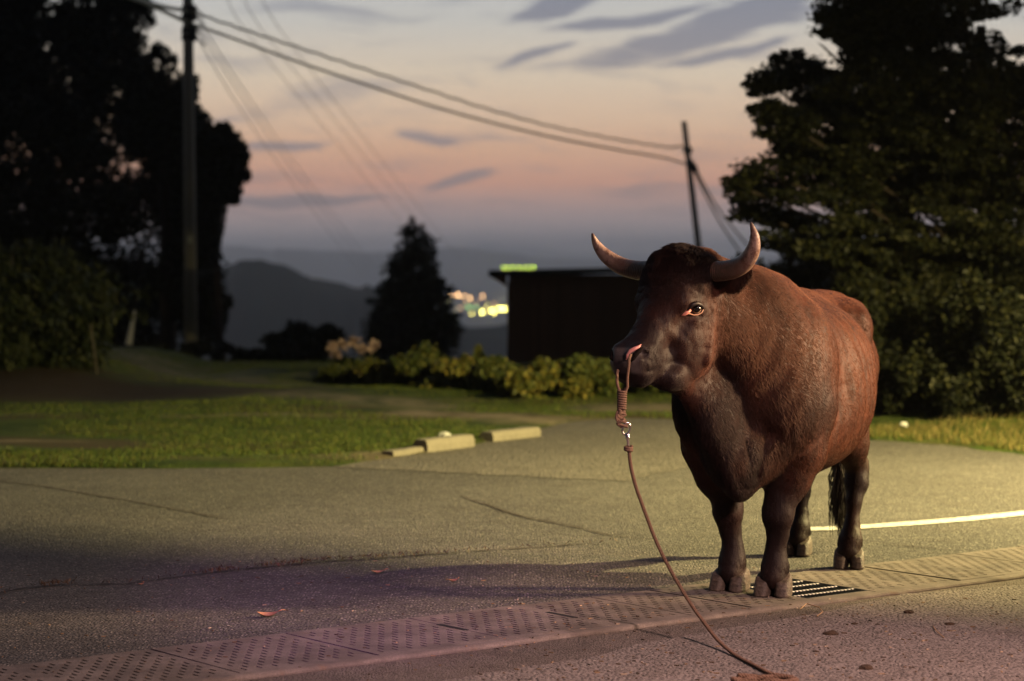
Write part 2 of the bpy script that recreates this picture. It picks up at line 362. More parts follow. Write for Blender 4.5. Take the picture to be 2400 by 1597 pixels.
def refine_bull(V,F):
    N=vnormals(V,F); x,y,z=V.T
    def bell(a,c,w): return np.exp(-((a-c)/w)**2)
    D=np.zeros(len(V))
    # ribs, skin folds of the neck, muscle relief, all a few millimetres
    side=np.clip(np.abs(y)/.3,0,1)
    ribm=bell(x,-.52,.30)*np.clip((z-.55)/.2,0,1)*np.clip((1.22-z)/.1,0,1)*side
    D+=.0045*ribm*np.sin((x-.22*(z-.8))*2*math.pi/.085)
    q=V-H0; hs=q@HF; hl=q@HL
    nk=np.clip((x-.12)/.15,0,1)*np.clip((.50-x)/.1,0,1)*np.clip((1.25-z)/.2,0,1)*np.clip((z-.55)/.15,0,1)
    D+=.0016*nk*np.sin((x*1.0+.55*z+.02*vnoise(V,9,3))*2*math.pi/.085)
    dl=bell(x,.36,.16)*np.clip((.85-z)/.15,0,1)*np.clip((z-.45)/.08,0,1)
    D+=.0025*dl*np.sin((np.abs(y-.03)*1.0+.03*vnoise(V,7,5))*2*math.pi/.055)
    D+=.003*vnoise(V,7,1)*np.clip((z-.45)/.2,0,1)*np.clip((.5-x)/.1+.3,0.2,1)+.0014*vnoise(V,18,2)+.0010*vnoise(V,45,8)
    hd=(hs>-.12)&(z>.88)
    D[hd]*=.55
    D[hd]+=(.0022*vnoise(V,26,14)+.0016*vnoise(V,55,15))[hd]
    pol=bell(hs,.02,.09)*bell(hl,0,.10)*np.clip((q[:,2]+.10)/.08,0,1)   # curly poll
    D+=pol*(.010*vnoise(V,36,4)+.012*np.abs(vnoise(V,20,9)))
    return V+N*D[:,None]
BV=refine_bull(BV,BF)
# coat colour: brown trunk, darker face, legs, tail end
def coat_value(V):
    q=V-H0; hs=q@HF; x,y,z=V.T
    leg_=np.clip((.62-z)/.22,0,1)*(np.abs(y-.0)>.03)*((x<.2)|(z<.4))
    brisk=np.clip((x-.22)/.1,0,1)*np.clip((.9-z)/.2,0,1)
    leg_=leg_*(1-brisk)
    face=np.clip((hs+.08)/.12,0,1)*(z>.85)
    pol=np.exp(-(hs/.12)**2)*np.clip((q[:,2]+.16)/.1,0,1)
    st_=vnoise(V*np.array([1,1,.28]),8,44); nk_=.42*np.clip((x-.05)/.2,0,1)+.50*np.clip((x+.14)/.2,0,1)*np.clip((1.12-z)/.25,0,1); nk_=nk_+.30*st_*np.clip((x+.1)/.2,0,1)+.14*st_  # neck and shoulder: darker hair, with muscle-hollow shading put into the colour
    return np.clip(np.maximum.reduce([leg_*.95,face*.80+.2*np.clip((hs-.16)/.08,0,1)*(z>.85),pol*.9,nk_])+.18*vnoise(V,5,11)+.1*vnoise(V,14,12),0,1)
def add_attr(me,name,vals):
    a=me.attributes.new(name,'FLOAT','POINT'); a.data.foreach_set('value',np.asarray(vals,dtype=np.float32))
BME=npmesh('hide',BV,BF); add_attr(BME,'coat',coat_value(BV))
_q=BV-H0; _hs=_q@HF; _hl=_q@HL
add_attr(BME,'nose',np.clip((_hs-.325)/.02,0,1)*np.clip((_q[:,2]+.445)/.012,0,1)*np.clip((.08-np.abs(_hl))/.02,0,1)*np.clip((-.335-_q[:,2])/.01,0,1))
def coat_nodes(t,bs):
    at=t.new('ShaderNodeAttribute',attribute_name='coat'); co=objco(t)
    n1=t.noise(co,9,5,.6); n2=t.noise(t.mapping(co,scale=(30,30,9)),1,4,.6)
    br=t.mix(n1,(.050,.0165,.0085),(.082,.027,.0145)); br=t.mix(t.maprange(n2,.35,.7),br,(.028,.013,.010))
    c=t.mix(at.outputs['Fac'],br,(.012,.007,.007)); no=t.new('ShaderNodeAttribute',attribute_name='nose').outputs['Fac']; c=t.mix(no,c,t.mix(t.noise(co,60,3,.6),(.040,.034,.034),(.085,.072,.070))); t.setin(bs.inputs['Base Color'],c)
    t.setin(bs.inputs['Roughness'],t.maprange(no,0.0,1.0,.55,.30))
    h=t.math('ADD',t.noise(t.mapping(co,scale=(70,70,24)),1,4,.6),t.math('MULTIPLY',t.noise(co,160,3,.6),.5))
    bump(t,bs,h,.45,.006)
    bs.inputs['Sheen Weight'].default_value=.0; bs.inputs['Sheen Roughness'].default_value=.4
    bs.inputs['Sheen Tint'].default_value=(.8,.45,.35,1)
M_hide=mat('hide',build=coat_nodes,spec=.12)
hide=link('hide',BME,M_hide,bull,smooth=True)
# horns
def horn(s):
    c=[(-.01,.10,-.028),(-.02,.17,-.038),(-.022,.24,-.030),(-.012,.310,-.004),(.012,.368,.045),(.036,.395,.100),(.062,.395,.155)]
    if s<0: c=[(a,b+.022*i/6,d+.012-.048*i/6) for i,(a,b,d) in enumerate(c)]
    r=[.041,.041,.0400,.0365,.0295,.0185,.0035]
    pts=[];rad=[]
    for t in np.linspace(0,len(c)-1.0001,60):       # Catmull-Rom
        i=int(t); u=t-i; g=lambda k:np.array(c[min(max(k,0),len(c)-1)])
        p=.5*((2*g(i))+(-g(i-1)+g(i+1))*u+(2*g(i-1)-5*g(i)+4*g(i+1)-g(i+2))*u*u+(-g(i-1)+3*g(i)-3*g(i+1)+g(i+2))*u**3)
        pts.append(hp(p[0],p[1]*s,p[2])); rr=r[i]*(1-u)+r[i+1]*u
        rad.append(rr*(1+.022*math.sin(t*14)*max(0,1-t/3.2)+.012*math.sin(t*31)*max(0,1-t/4)))
    m=MB(); m.tube(pts,rad,24); me=mesh('horn',m.v,m.f)
    tt=np.repeat(np.linspace(0,1,60),24); add_attr(me,'along',tt)
    return me
def horn_nodes(t,bs):
    at=t.new('ShaderNodeAttribute',attribute_name='along').outputs['Fac']; co=objco(t)
    n=t.noise(t.mapping(co,scale=(16,16,26)),1,5,.65); a2=t.math('ADD',at,t.math('MULTIPLY_ADD',n,.3,-.15))
    rg=t.new('ShaderNodeTexWave'); rg.inputs['Scale'].default_value=1.0; rg.inputs['Distortion'].default_value=3.0
    cx=t.new('ShaderNodeCombineXYZ'); t.link(t.math('MULTIPLY',at,14.0),cx.inputs[0]); t.link(cx.outputs[0],rg.inputs['Vector'])
    c=t.ramp(a2,[(0,(.035,.026,.02)),(.34,(.075,.055,.040)),(.50,(.22,.14,.11)),(.68,(.40,.28,.24)),(.86,(.42,.30,.27)),(1.0,(.10,.06,.055))])
    pt=t.maprange(t.noise(co,30,5,.75),.48,.62); c=t.mix(t.math('MULTIPLY',pt,.78),c,(.16,.075,.055))
    st=t.noise(t.mapping(co,scale=(90,90,90)),1,3,.6); c=t.mix(t.math('MULTIPLY',st,.35),c,(.08,.05,.04))
    t.setin(bs.inputs['Base Color'],c); bs.inputs['Roughness'].default_value=.38
    bump(t,bs,t.math('ADD',t.math('ADD',n,t.noise(co,90,4,.6)),t.math('MULTIPLY',rg.outputs['Fac'],t.maprange(at,.6,.2,0.0,.8))),.6,.005)
M_horn=mat('horn',build=horn_nodes,spec=.4)
link('horn',horn(1),M_horn,bull,True); link('horn',horn(-1),M_horn,bull,True)
# hooves: two claws each
def hoof():
    f=Field((-.11,-.12,-.01),(.13,.12,.14),.0045)
    for e in(1,-1):
        f.ell((.010,.0405*e,.022),(.074,.0365,.090),R=rot_z(.10*e)@rot_y(-.42),k=.004,p=3.2)
    sl,X,Y,Z=f.sub((-.2,-.2,-.1),(.2,.2,.2)); f.smax(sl,Z.astype(np.float32),.004)
    f.smax(sl,(.094-.42*X-Z).astype(np.float32),.008)
    V,F=f.mesh(); V=lap(V,F,1,.5); return npmesh('hoof',V,F)
def hoof_nodes(t,bs):
    co=objco(t); n=t.noise(t.mapping(co,scale=(25,25,60)),1,5,.6)
    c=t.ramp(n,[(.3,(.030,.021,.017)),(.55,(.075,.054,.043)),(.78,(.17,.13,.10))]); t.setin(bs.inputs['Base Color'],c)
    bs.inputs['Roughness'].default_value=.6; bump(t,bs,t.math('ADD',n,t.noise(co,80,3,.6)),.8,.006)
M_hoof=mat('hoof',build=hoof_nodes,spec=.45)
me_h=hoof()
for hx,hy,rz in((.042,.108,.10),(-.042,-.108,-.08),(-.953,.176,.22),(-1.316,-.173,.0)):
    o=link('hoof',me_h,M_hoof,bull,True); o.location=(hx,hy,0); o.rotation_euler=(0,0,rz); o.scale=(1.0,1.0,1.0) if hx>-.5 else (.92,.90,.92)
# eyes
def sphere(c,r,nu=20,nv=12,sc=(1,1,1)):
    v=[];fc=[]
    for j in range(nv+1):
        th=math.pi*j/nv
        for i in range(nu):
            ph=2*math.pi*i/nu; v.append((c[0]+r*sc[0]*math.sin(th)*math.cos(ph),c[1]+r*sc[1]*math.sin(th)*math.sin(ph),c[2]+r*sc[2]*math.cos(th)))
    for j in range(nv):
        for i in range(nu): fc.append((j*nu+i,j*nu+(i+1)%nu,(j+1)*nu+(i+1)%nu,(j+1)*nu+i))
    return v,fc
M_eye=mat('eye',(.004,.003,.003),.08,spec=.5)
M_lid=mat('eye_rim',(.55,.22,.17),.35,spec=.5)
M_llid=mat('lower_lid',(.42,.24,.16),.4)
M_dlid=mat('dark_lid',(.012,.007,.007),.5)
M_white=mat('eye_white',(.30,.20,.14),.3,spec=.4)
BULL_M=Matrix.Translation(BULL_AT)@Matrix.Rotation(BULL_RZ,4,'Z'); BULL_I=BULL_M.inverted()
BVW=np.array(BV)@np.array(BULL_M.to_3x3()).T+np.array(BULL_AT)
_cp,_sp=math.cos(PITCH),math.sin(PITCH)
_r=BVW-np.array((0,0,CAM_H)); _dep=_r[:,1]*_cp-_r[:,2]*_sp; _U=1200+FPX*_r[:,0]/_dep; _Vp=798.5-FPX*(_r[:,1]*_sp+_r[:,2]*_cp)/_dep
def on_hide(u,v,lift=0.0,rad=9):     # bull-local point of the hide that the camera meets at (u,v)
    d=np.hypot(_U-u,_Vp-v); k=d<rad; i=np.where(k)[0]; i=i[_dep[i]<_dep[i].min()+.05]; w_=1/(d[i]+1); Y=(BVW[i,1]*w_).sum()/w_.sum()-lift
    return BULL_I@P(u,v,Y)
# the left eye (in view) is fitted to the socket; the right one mirrors it
HRm=Matrix([list(x) for x in HR]); 
def to_head(p): q=np.array(p)-H0; return np.array((q@HF,q@HL,q@HU))
def eye_side(s):
    def M_(u,v,l): a=to_head(on_hide(u,v,l)); return hp(a[0],a[1]*s,a[2])
    c=to_head(on_hide(1631,724,-.012)); c=hp(c[0],c[1]*s,c[2]); v,fc=sphere(c,.0210); e=link('eye',mesh('eye',v,fc),M_white,bull,True)
    c2=to_head(on_hide(1632,723,-.0058)); c2=hp(c2[0],c2[1]*s,c2[2]); v,fc=sphere(c2,.0188); link('iris',mesh('iris',v,fc),M_eye,e,True)
    up_=[M_(*q) for q in((1609,731,.000),(1615,722,.005),(1623,714,.008),(1633,711,.009),(1643,715,.008),(1650,724,.003))]
    lo_=[M_(*q) for q in((1609,735,.001),(1617,736,.004),(1626,739,.005),(1636,738,.005),(1645,733,.004),(1650,723,.002))]
    m=MB(); m.tube(up_,[.004,.007,.0088,.0092,.0078,.004],8); m.build('upper_lid',M_dlid,bull,True)
    m=MB(); m.tube(lo_,[.003,.0030,.0026,.0026,.0024,.0016],8); m.build('lower_lid',M_llid,bull,True)
    m=MB(); m.tube([M_(*q) for q in((1596,740,-.001),(1603,737,.003),(1611,732,.005),(1619,727,.004))],[.002,.0080,.0092,.005],8); m.build('eye_corner',M_lid,bull,True)
for s_ in(1,-1): eye_side(s_)
M_pink=mat('nostril_skin',(.50,.22,.20),.4,spec=.4)
for s_ in(1,):
    pts=[]
    for q in((1503,808,.001),(1496,814,.003),(1487,818,.004),(1478,823,.004),(1471,832,.003),(1467,844,.001)):
        a=to_head(on_hide(*q)); pts.append(hp(a[0],a[1]*s_,a[2]))
    m=MB(); m.tube(pts,[.0025,.0066,.0085,.0085,.0070,.0025],8); m.build('nostril_fold',M_pink,bull,True)
M_nostril=mat('nostril_shade',(.006,.004,.004),.9,spec=.05)  # raised tubes whose near-black colour stands for shade inside the nostril
for s_ in(1,-1):
    pts=[]
    for q in((1510,812,-.002),(1500,820,.002),(1490,830,.003),(1482,842,.002),(1478,850,-.002)):
        a=to_head(on_hide(*q)); pts.append(hp(a[0],a[1]*s_,a[2]))
    m=MB(); m.tube(pts,[.002,.009,.0115,.009,.002],10); m.build('nostril',M_nostril,bull,True)
# ------------------------------------------------------------------ coat: short hairs laid along the body
def grow_fur(n,seed=3):
    r=np.random.default_rng(seed); N=vnormals(BV,BF)
    A=BV[BF]; area=np.linalg.norm(np.cross(A[:,2]-A[:,0],A[:,3]-A[:,1]),axis=1)*.5
    cen=A.mean(1); q=cen-H0; hs=q@HF; hl=q@HL; hu=q[:,2]
    head=np.clip((hs+.10)/.05,0,1)*(cen[:,2]>.86)
    muzzle=(hs>.318)&(cen[:,2]>.86)&(cen[:,2]<1.12)
    _e=to_head(on_hide(1624,727)); eye=(np.abs(hs-_e[0])<.034)&(np.abs(np.abs(hl)-_e[1])<.05)&(np.abs(hu-_e[2])<.024)
    hoofz=cen[:,2]<.085
    dens=area*(1+1.2*head+2.0*np.exp(-(hs/.10)**2)*np.exp(-(hl/.13)**2)*np.clip((hu+.14)/.08,0,1))*(~muzzle)*(~eye)*(~hoofz); dens/=dens.sum()
    fi=r.choice(len(BF),n,p=dens); u,v=r.random(n),r.random(n)
    Q=A[fi]; NQ=N[BF[fi]]
    def bil(T): return (T[:,0]*((1-u)*(1-v))[:,None]+T[:,1]*(u*(1-v))[:,None]+T[:,2]*(u*v)[:,None]+T[:,3]*((1-u)*v)[:,None])
    Pt=bil(Q); Nn=bil(NQ); Nn/=np.linalg.norm(Nn,axis=1)[:,None]+1e-9
    q=Pt-H0; hs=q@HF; hl=q@HL; hu=q[:,2]; x,y,z=Pt.T
    hd=(np.clip((hs+.12)/.08,0,1)*(z>.86))[:,None]; neck=(np.clip((x-.10)/.15,0,1)*(1-hd[:,0])*(z>.5))
    legm=(np.clip((.55-z)/.15,0,1)*(x<.22))[:,None]
    flow=np.array([-.75,0,-.65])*(1-legm)+np.array([0,0,-1.])*legm
    flow=flow*(1-hd)+(HF*.55+HU*-.8)*hd
    pol=np.exp(-(hs/.10)**2)*np.exp(-(hl/.13)**2)*np.clip((hu+.14)/.08,0,1)
    wob=np.stack([vnoise(Pt,6,s) for s in(31,32,33)],1)*.40+np.stack([vnoise(Pt,22,s) for s in(34,35,36)],1)*.14
    flow=flow+wob*(.40+.55*neck[:,None]+.4*hd+4.0*pol[:,None])+r.normal(size=(n,3))*.12
    flow-=Nn*(flow*Nn).sum(1)[:,None]; flow/=np.linalg.norm(flow,axis=1)[:,None]+1e-9
    L=.014*(1+.6*neck)*(1-.30*hd[:,0])*(1-.35*legm[:,0])*(1+2.8*pol); L*=(.6+.8*r.random(n)); L*=1+.5*(np.clip((.16-z)/.04,0,1)*np.clip((z-.09)/.03,0,1))
    lift=(.17+.06*neck+.9*pol+.08*r.random(n))
    p0=Pt-Nn*.0015; d0=flow+Nn*lift[:,None]; p1=p0+d0*(L*.5)[:,None]; d1=flow+Nn*(lift*.25)[:,None]+np.array([0,0,-.15]); p2=p1+d1*(L*.5)[:,None]
    PP=np.stack([p0,p1,p2],1).reshape(-1,3).astype(np.float32)
    cu=bpy.data.hair_curves.new('fur'); cu.add_curves([3]*n); cu.points.foreach_set('position',PP.ravel())
    ra=cu.attributes.new('radius','FLOAT','POINT'); ra.data.foreach_set('value',np.tile(np.array([.0007,.0006,.0002],np.float32),n))
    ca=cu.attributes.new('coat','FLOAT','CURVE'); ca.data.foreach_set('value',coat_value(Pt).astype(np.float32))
    cr=cu.attributes.new('vary','FLOAT','CURVE'); cr.data.foreach_set('value',np.clip(.5+.30*vnoise(Pt*np.array([1,1,.35]),9,41)+.22*vnoise(Pt*np.array([1,1,.3]),30,43)+.20*r.normal(size=n),0,1).astype(np.float32))
    return cu
def fur_nodes(t,bs):
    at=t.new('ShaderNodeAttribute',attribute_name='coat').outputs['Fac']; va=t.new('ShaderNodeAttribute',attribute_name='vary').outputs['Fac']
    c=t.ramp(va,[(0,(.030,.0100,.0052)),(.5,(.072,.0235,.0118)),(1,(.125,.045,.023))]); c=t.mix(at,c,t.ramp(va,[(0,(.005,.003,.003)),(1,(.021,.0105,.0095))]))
    h=t.new('ShaderNodeBsdfHairPrincipled'); h.model='CHIANG'; h.parametrization='COLOR'; t.setin(h.inputs['Color'],c); h.inputs['Roughness'].default_value=.42; h.inputs['Radial Roughness'].default_value=.6
    t.setin(bs.inputs['Base Color'],c); bs.inputs['Roughness'].default_value=.65
    mx=t.new('ShaderNodeMixShader'); mx.inputs[0].default_value=.10; t.link(bs.outputs[0],mx.inputs[1]); t.link(h.outputs[0],mx.inputs[2]); t.link(mx.outputs[0],t.n['Material Output'].inputs[0])
S.cycles_curves.shape='RIBBONS'
fu=grow_fur(420000); fu.materials.append(mat('fur',build=fur_nodes,spec=.06)); fo=bpy.data.objects.new('fur',fu); COL.objects.link(fo); fo.parent=bull; fo['kind']='stuff'
# ------------------------------------------------------------------ ground, road, lot
EDGE=[(-2600,1110),(-900,1100),(0,1096),(400,1097),(784,1092),(900,1075),(990,1062),(1120,1040),(1280,1000),(1350,987),(1450,980),(1700,985),(2030,1030),(2200,1040),(2400,1065),(3000,1130),(4200,1240)]
EP=np.array([G(u,v)[:2] for u,v in EDGE])
def edge_dist(x,y):                  # signed: >0 beyond the paved edge
    x=np.asarray(x,float); y=np.asarray(y,float); best=np.full(x.shape,1e9); sg=np.zeros(x.shape)
    for (ax,ay),(bx,by) in zip(EP[:-1],EP[1:]):
        vx,vy=bx-ax,by-ay; L=vx*vx+vy*vy; t=np.clip(((x-ax)*vx+(y-ay)*vy)/L,0,1)
        d=np.hypot(x-ax-t*vx,y-ay-t*vy); s=np.sign(vx*(y-ay)-vy*(x-ax)); m=d<best-1e-9
        best=np.where(m,d,best); sg=np.where(m,s,sg)
    return best*sg
def sstep(a,b,x): t=np.clip((np.asarray(x)-a)/(b-a),0,1); return t*t*(3-2*t)
def ground_z(x,y):
    x=np.asarray(x,float); y=np.asarray(y,float); sh=x.shape; x=x.ravel(); y=y.ravel()
    e=edge_dist(x,y); near=np.stack([x,y,0*x],1)
    z=-.09+.11*sstep(-.45,.12,e)
    z+=.05*vnoise(near,.45,21)*sstep(.2,2,e)+.015*vnoise(near,2.3,22)*sstep(.1,1,e)
    bank=sstep(-4.0,-5.2,x)*sstep(21.5,25.5,y); z+=.22*bank                    # soil bank under the left shrub
    z+=.35*sstep(.15,4.0,e)*sstep(2.2,4.0,x)+.5*sstep(1.2,9,e)*sstep(4,6,x)    # verge and slope on the right
    fall=np.clip(y-(33+.15*x),0,None); z-=np.minimum(.24*fall+.0045*fall**2*(fall<60)+.0045*3600*(fall>=60)*0,104)*(1-.75*sstep(5,9,x)*(y<60))
    return z.reshape(sh)
def asph(t,bs,base,agg,warm=1.0,sc=1.0,rough=.85):
    co=worldpos(t)
    big=t.noise(co,.55*sc,4,.6); mid=t.noise(co,4*sc,5,.65); fine=t.noise(co,70*sc,3,.7)
    vo=t.new('ShaderNodeTexVoronoi'); t.link(co,vo.inputs['Vector']); vo.inputs['Scale'].default_value=72*sc; vo.inputs['Randomness'].default_value=1
    cellv=t.new('ShaderNodeSeparateColor'); t.link(vo.outputs['Color'],cellv.inputs[0])
    stone=t.maprange(vo.outputs['Distance'],.62,.25)
    c=t.mix(t.maprange(big,.3,.7),[b*.80 for b in base],[b*1.2 for b in base])
    st=t.noise(co,1.6*sc,6,.7); c=t.mix(t.math('MULTIPLY',t.maprange(st,.52,.72),.5),c,[b*.5 for b in base])
    c=t.mix(t.math('MULTIPLY',t.maprange(mid,.42,.72),.55),c,[base[0]*.6,base[1]*.55,base[2]*.5])
    lightstone=t.math('MULTIPLY',stone,t.maprange(cellv.outputs[0],.55,.98))
    c=t.mix(t.math('MULTIPLY',lightstone,.95),c,agg)
    darkst=t.math('MULTIPLY',stone,t.maprange(cellv.outputs[1],.6,.95)); c=t.mix(t.math('MULTIPLY',darkst,.85),c,[b*.35 for b in base])
    c=t.mix(t.math('MULTIPLY',t.maprange(fine,.35,.7),.35),c,[b*1.5 for b in base])
    t.setin(bs.inputs['Base Color'],c); bs.inputs['Roughness'].default_value=rough
    h=t.math('ADD',t.math('MULTIPLY',stone,t.math('ADD',cellv.outputs[2],.3)),t.math('MULTIPLY',fine,.7))
    h=t.math('ADD',h,t.math('MULTIPLY',mid,1.2))
    bump(t,bs,h,1.0,.014)
M_road=mat('asphalt',build=lambda t,b:asph(t,b,(.090,.084,.077),(.42,.38,.33)),spec=.2)
M_lot=mat('gravel',build=lambda t,b:asph(t,b,(.112,.102,.088),(.30,.27,.23),sc=.55),spec=.2)
M_apron=mat('apron',build=lambda t,b:asph(t,b,(.175,.150,.135),(.38,.33,.29),sc=.9),spec=.2)
M_mortar=mat('mortar',build=lambda t,b:asph(t,b,(.145,.120,.105),(.24,.21,.18),sc=1.5),spec=.2)
def grassland(t,bs):
    co=worldpos(t)
    n=t.noise(t.mapping(co,scale=(.35,.75,1)),1,5,.6); n2=t.noise(co,2.6,5,.65); n3=t.noise(t.mapping(co,scale=(.3,1.5,1)),1,4,.6)
    c=t.mix(t.maprange(n2,.3,.7),(.024,.040,.008),(.062,.085,.014))
    c=t.mix(t.maprange(n,.47,.62),c,(.060,.048,.024))
    c=t.mix(t.math('MULTIPLY',t.maprange(n3,.58,.68),.8),c,(.16,.13,.085))
    c=t.mix(t.math('MULTIPLY',t.new('ShaderNodeAttribute',attribute_name='worn').outputs['Fac'],t.maprange(n2,.25,.6)),c,(.20,.165,.115))
    c=t.mix(t.new('ShaderNodeAttribute',attribute_name='soil').outputs['Fac'],c,(.030,.021,.014))
    t.setin(bs.inputs['Base Color'],c); bs.inputs['Roughness'].default_value=.95; bump(t,bs,t.math('ADD',n2,t.noise(co,25,4,.7)),.8,.03)
M_ground=mat('grassland',build=grassland,spec=.1)
xs=np.concatenate([-np.geomspace(9000,16,26),np.arange(-15,15.01,.3),np.geomspace(16,9000,26)])
ys=np.concatenate([[-60,-30,-10,0],np.arange(3,46,.3),np.geomspace(47,16000,44)])
X,Y=np.meshgrid(xs,ys,indexing='ij'); Z=ground_z(X,Y)
V=np.stack([X,Y,Z],-1).reshape(-1,3); n=len(ys)
I=(np.arange(len(xs)-1)[:,None]*n+np.arange(n-1)[None]).ravel(); F=np.stack([I,I+n,I+n+1,I+1],1)
def seg_mask(x,y,a,b,w_):
    a=G(*a); b=G(*b); vx,vy=b.x-a.x,b.y-a.y; t=np.clip(((x-a.x)*vx+(y-a.y)*vy)/(vx*vx+vy*vy),0,1); return np.exp(-(np.hypot(x-a.x-t*vx,y-a.y-t*vy)/w_)**2)
def worn(x,y): return np.clip(np.maximum.reduce([seg_mask(x,y,(240,862),(420,885),.9)*.55,.55*seg_mask(x,y,(420,885),(640,905),.7),.75*seg_mask(x,y,(640,935),(1010,958),.45),seg_mask(x,y,(1000,975),(1300,990),.5),seg_mask(x,y,(1430,962),(1600,962),.5),.8*seg_mask(x,y,(880,1072),(1150,1052),.25)])*1.2,0,1)
def soil(x,y): return np.clip(seg_mask(x,y,(-300,935),(250,930),1.5)*1.5,0,1)*(y>18)
GME=npmesh('ground',V,F); add_attr(GME,'worn',worn(V[:,0],V[:,1])); add_attr(GME,'soil',soil(V[:,0],V[:,1]))
tag(link('ground',GME,M_ground,None,True),kind='structure')
# strip of drain covers: frame along d, n points away from the camera
SD=Vector((.788,.616,0)); SN=Vector((-.616,.788,0)); S0=Vector((.970,9.24,0)); SW=.69
def sp(d,n,z=0.0): return S0+SD*d+SN*n+Vector((0,0,z))
# road sheet between the strip and the paved edge
def sheet(name,outline,z,m,step=.35,kind='structure'):
    import bmesh
    bm=bmesh.new(); vs=[bm.verts.new((x,y,z)) for x,y in outline]; bm.faces.new(vs)
    bmesh.ops.triangulate(bm,faces=bm.faces[:]); me=bpy.data.meshes.new(name); bm.to_mesh(me); bm.free()
    return tag(link(name,me,m),kind=kind)
def jag(a,b,n,amp,seed):
    r=random.Random(seed); a=Vector(a); b=Vector(b); nn=Vector((-(b-a).y,(b-a).x,0)).normalized(); out=[]; w_=0
    for i in range(n+1):
        w_=.6*w_+r.uniform(-amp,amp); out.append(a.lerp(b,i/n)+nn*w_)
    return out
road_far=[]
for i in range(len(EP)-1):
    a,b=Vector((*EP[i],0)),Vector((*EP[i+1],0)); k=max(1,int((b-a).length/.25)); k=min(k,60); road_far+=jag(a,b,k,.02,i)[:-1]
road_far.append(Vector((*EP[-1],0)))
lotline=[G(784,1092),G(1000,1108),G(1200,1125),G(1450,1140),G(1750,1150),G(2030,1075)]
near=[sp(15,SW),sp(-16,SW)]
road_pts=[(p.x,p.y) for p in near]+[(p.x,p.y) for p in road_far if True]
tag(sheet('road',road_pts,-.004,M_road),kind='structure')
lot_up=[(x,y) for x,y in EP[4:12]]+[tuple(G(1900,1012)[:2])]
lot_dn=[(p.x,p.y) for p in jag(G(1900,1040),G(1450,1128),30,.03,3)+jag(G(1450,1128),G(784,1093.5),40,.03,4)]
sheet('gravel_lot',lot_up+lot_dn,.000,M_lot)
# apron in front of the strip: smooth mortar band, then rough old asphalt a little higher
mort=[sp(-16,-.001),sp(15,-.001),sp(15,-.6),sp(-16,-.6)]
sheet('mortar_band',[(p.x,p.y) for p in mort],-.016,M_mortar)
ap_edge=[]
AE=[(-1500,1990),(560,1690),(1000,1603),(1130,1580),(1400,1538),(1500,1508),(1560,1500),(1700,1472),(1900,1441),(2110,1393),(2250,1383),(2400,1371),(2800,1345),(3800,1280)]
AW=[G(u,v,-.003) for u,v in AE]
for i in range(len(AW)-1): ap_edge+=jag(AW[i],AW[i+1],max(3,min(50,int((AW[i+1]-AW[i]).length/.03))),.006,i+50)[:-1]
m=MB(); top=[Vector((p.x,p.y,-.003)) for p in ap_edge]; bot=[Vector((p.x,p.y,-.0165)) for p in ap_edge]
k=len(top); farv=[Vector((p.x+.35*(8-p.y)*0+0,p.y-14,-.003)) for p in ap_edge]
m.add(top+farv,[(i+k,i+1+k,i+1,i) for i in range(k-1)]); m.add(top+bot,[(i,i+1,i+1+k,i+k) for i in range(k-1)])
tag(m.build('apron',M_apron),kind='structure')
# concrete covers with slotted tread
def cover_mesh(L,Wd,seed):
    r=random.Random(seed); px=[0.0]; kind=[]        # columns along d
    ng=max(3,int((L-.03)/.032)); x0=(L-ng*.032)/2+.011
    for g in range(ng): px+= [x0+g*.032,x0+g*.032+.010]
    px.append(L); qs=[0.0,.045]; nr=int((Wd-.09)/.044); rr=(Wd-.09)/nr
    for j in range(nr): qs+= [.045+j*rr+.012,.045+(j+1)*rr]
    qs.append(Wd)
    pit=np.zeros((len(px)-1,len(qs)-1),bool)
    for g in range(ng):
        for j in range(nr*2):
            jj=1+j
            if jj>=len(qs)-2: continue
            if ((j//2+ (g%2)) %2==0): pit[1+2*g,jj]=True
    m=MB(); dep=-.008; th=.07
    for i in range(len(px)-1):
        for j in range(len(qs)-1):
            z=dep if pit[i,j] else 0
            m.add([(px[i],qs[j],z),(px[i+1],qs[j],z),(px[i+1],qs[j+1],z),(px[i],qs[j+1],z)],[(0,1,2,3)])
            if i+1<len(px)-1 and pit[i,j]!=pit[i+1,j]:
                m.add([(px[i+1],qs[j],0),(px[i+1],qs[j+1],0),(px[i+1],qs[j+1],dep),(px[i+1],qs[j],dep)],[(0,1,2,3)])
            if j+1<len(qs)-1 and pit[i,j]!=pit[i,j+1]:
                m.add([(px[i],qs[j+1],0),(px[i+1],qs[j+1],0),(px[i+1],qs[j+1],dep),(px[i],qs[j+1],dep)],[(0,1,2,3)])
    m.add([(0,0,0),(L,0,0),(L,Wd,0),(0,Wd,0),(0,0,-th),(L,0,-th),(L,Wd,-th),(0,Wd,-th)],[(0,4,5,1),(1,5,6,2),(2,6,7,3),(3,7,4,0)])
    return mesh('concrete_cover',m.v,m.f)
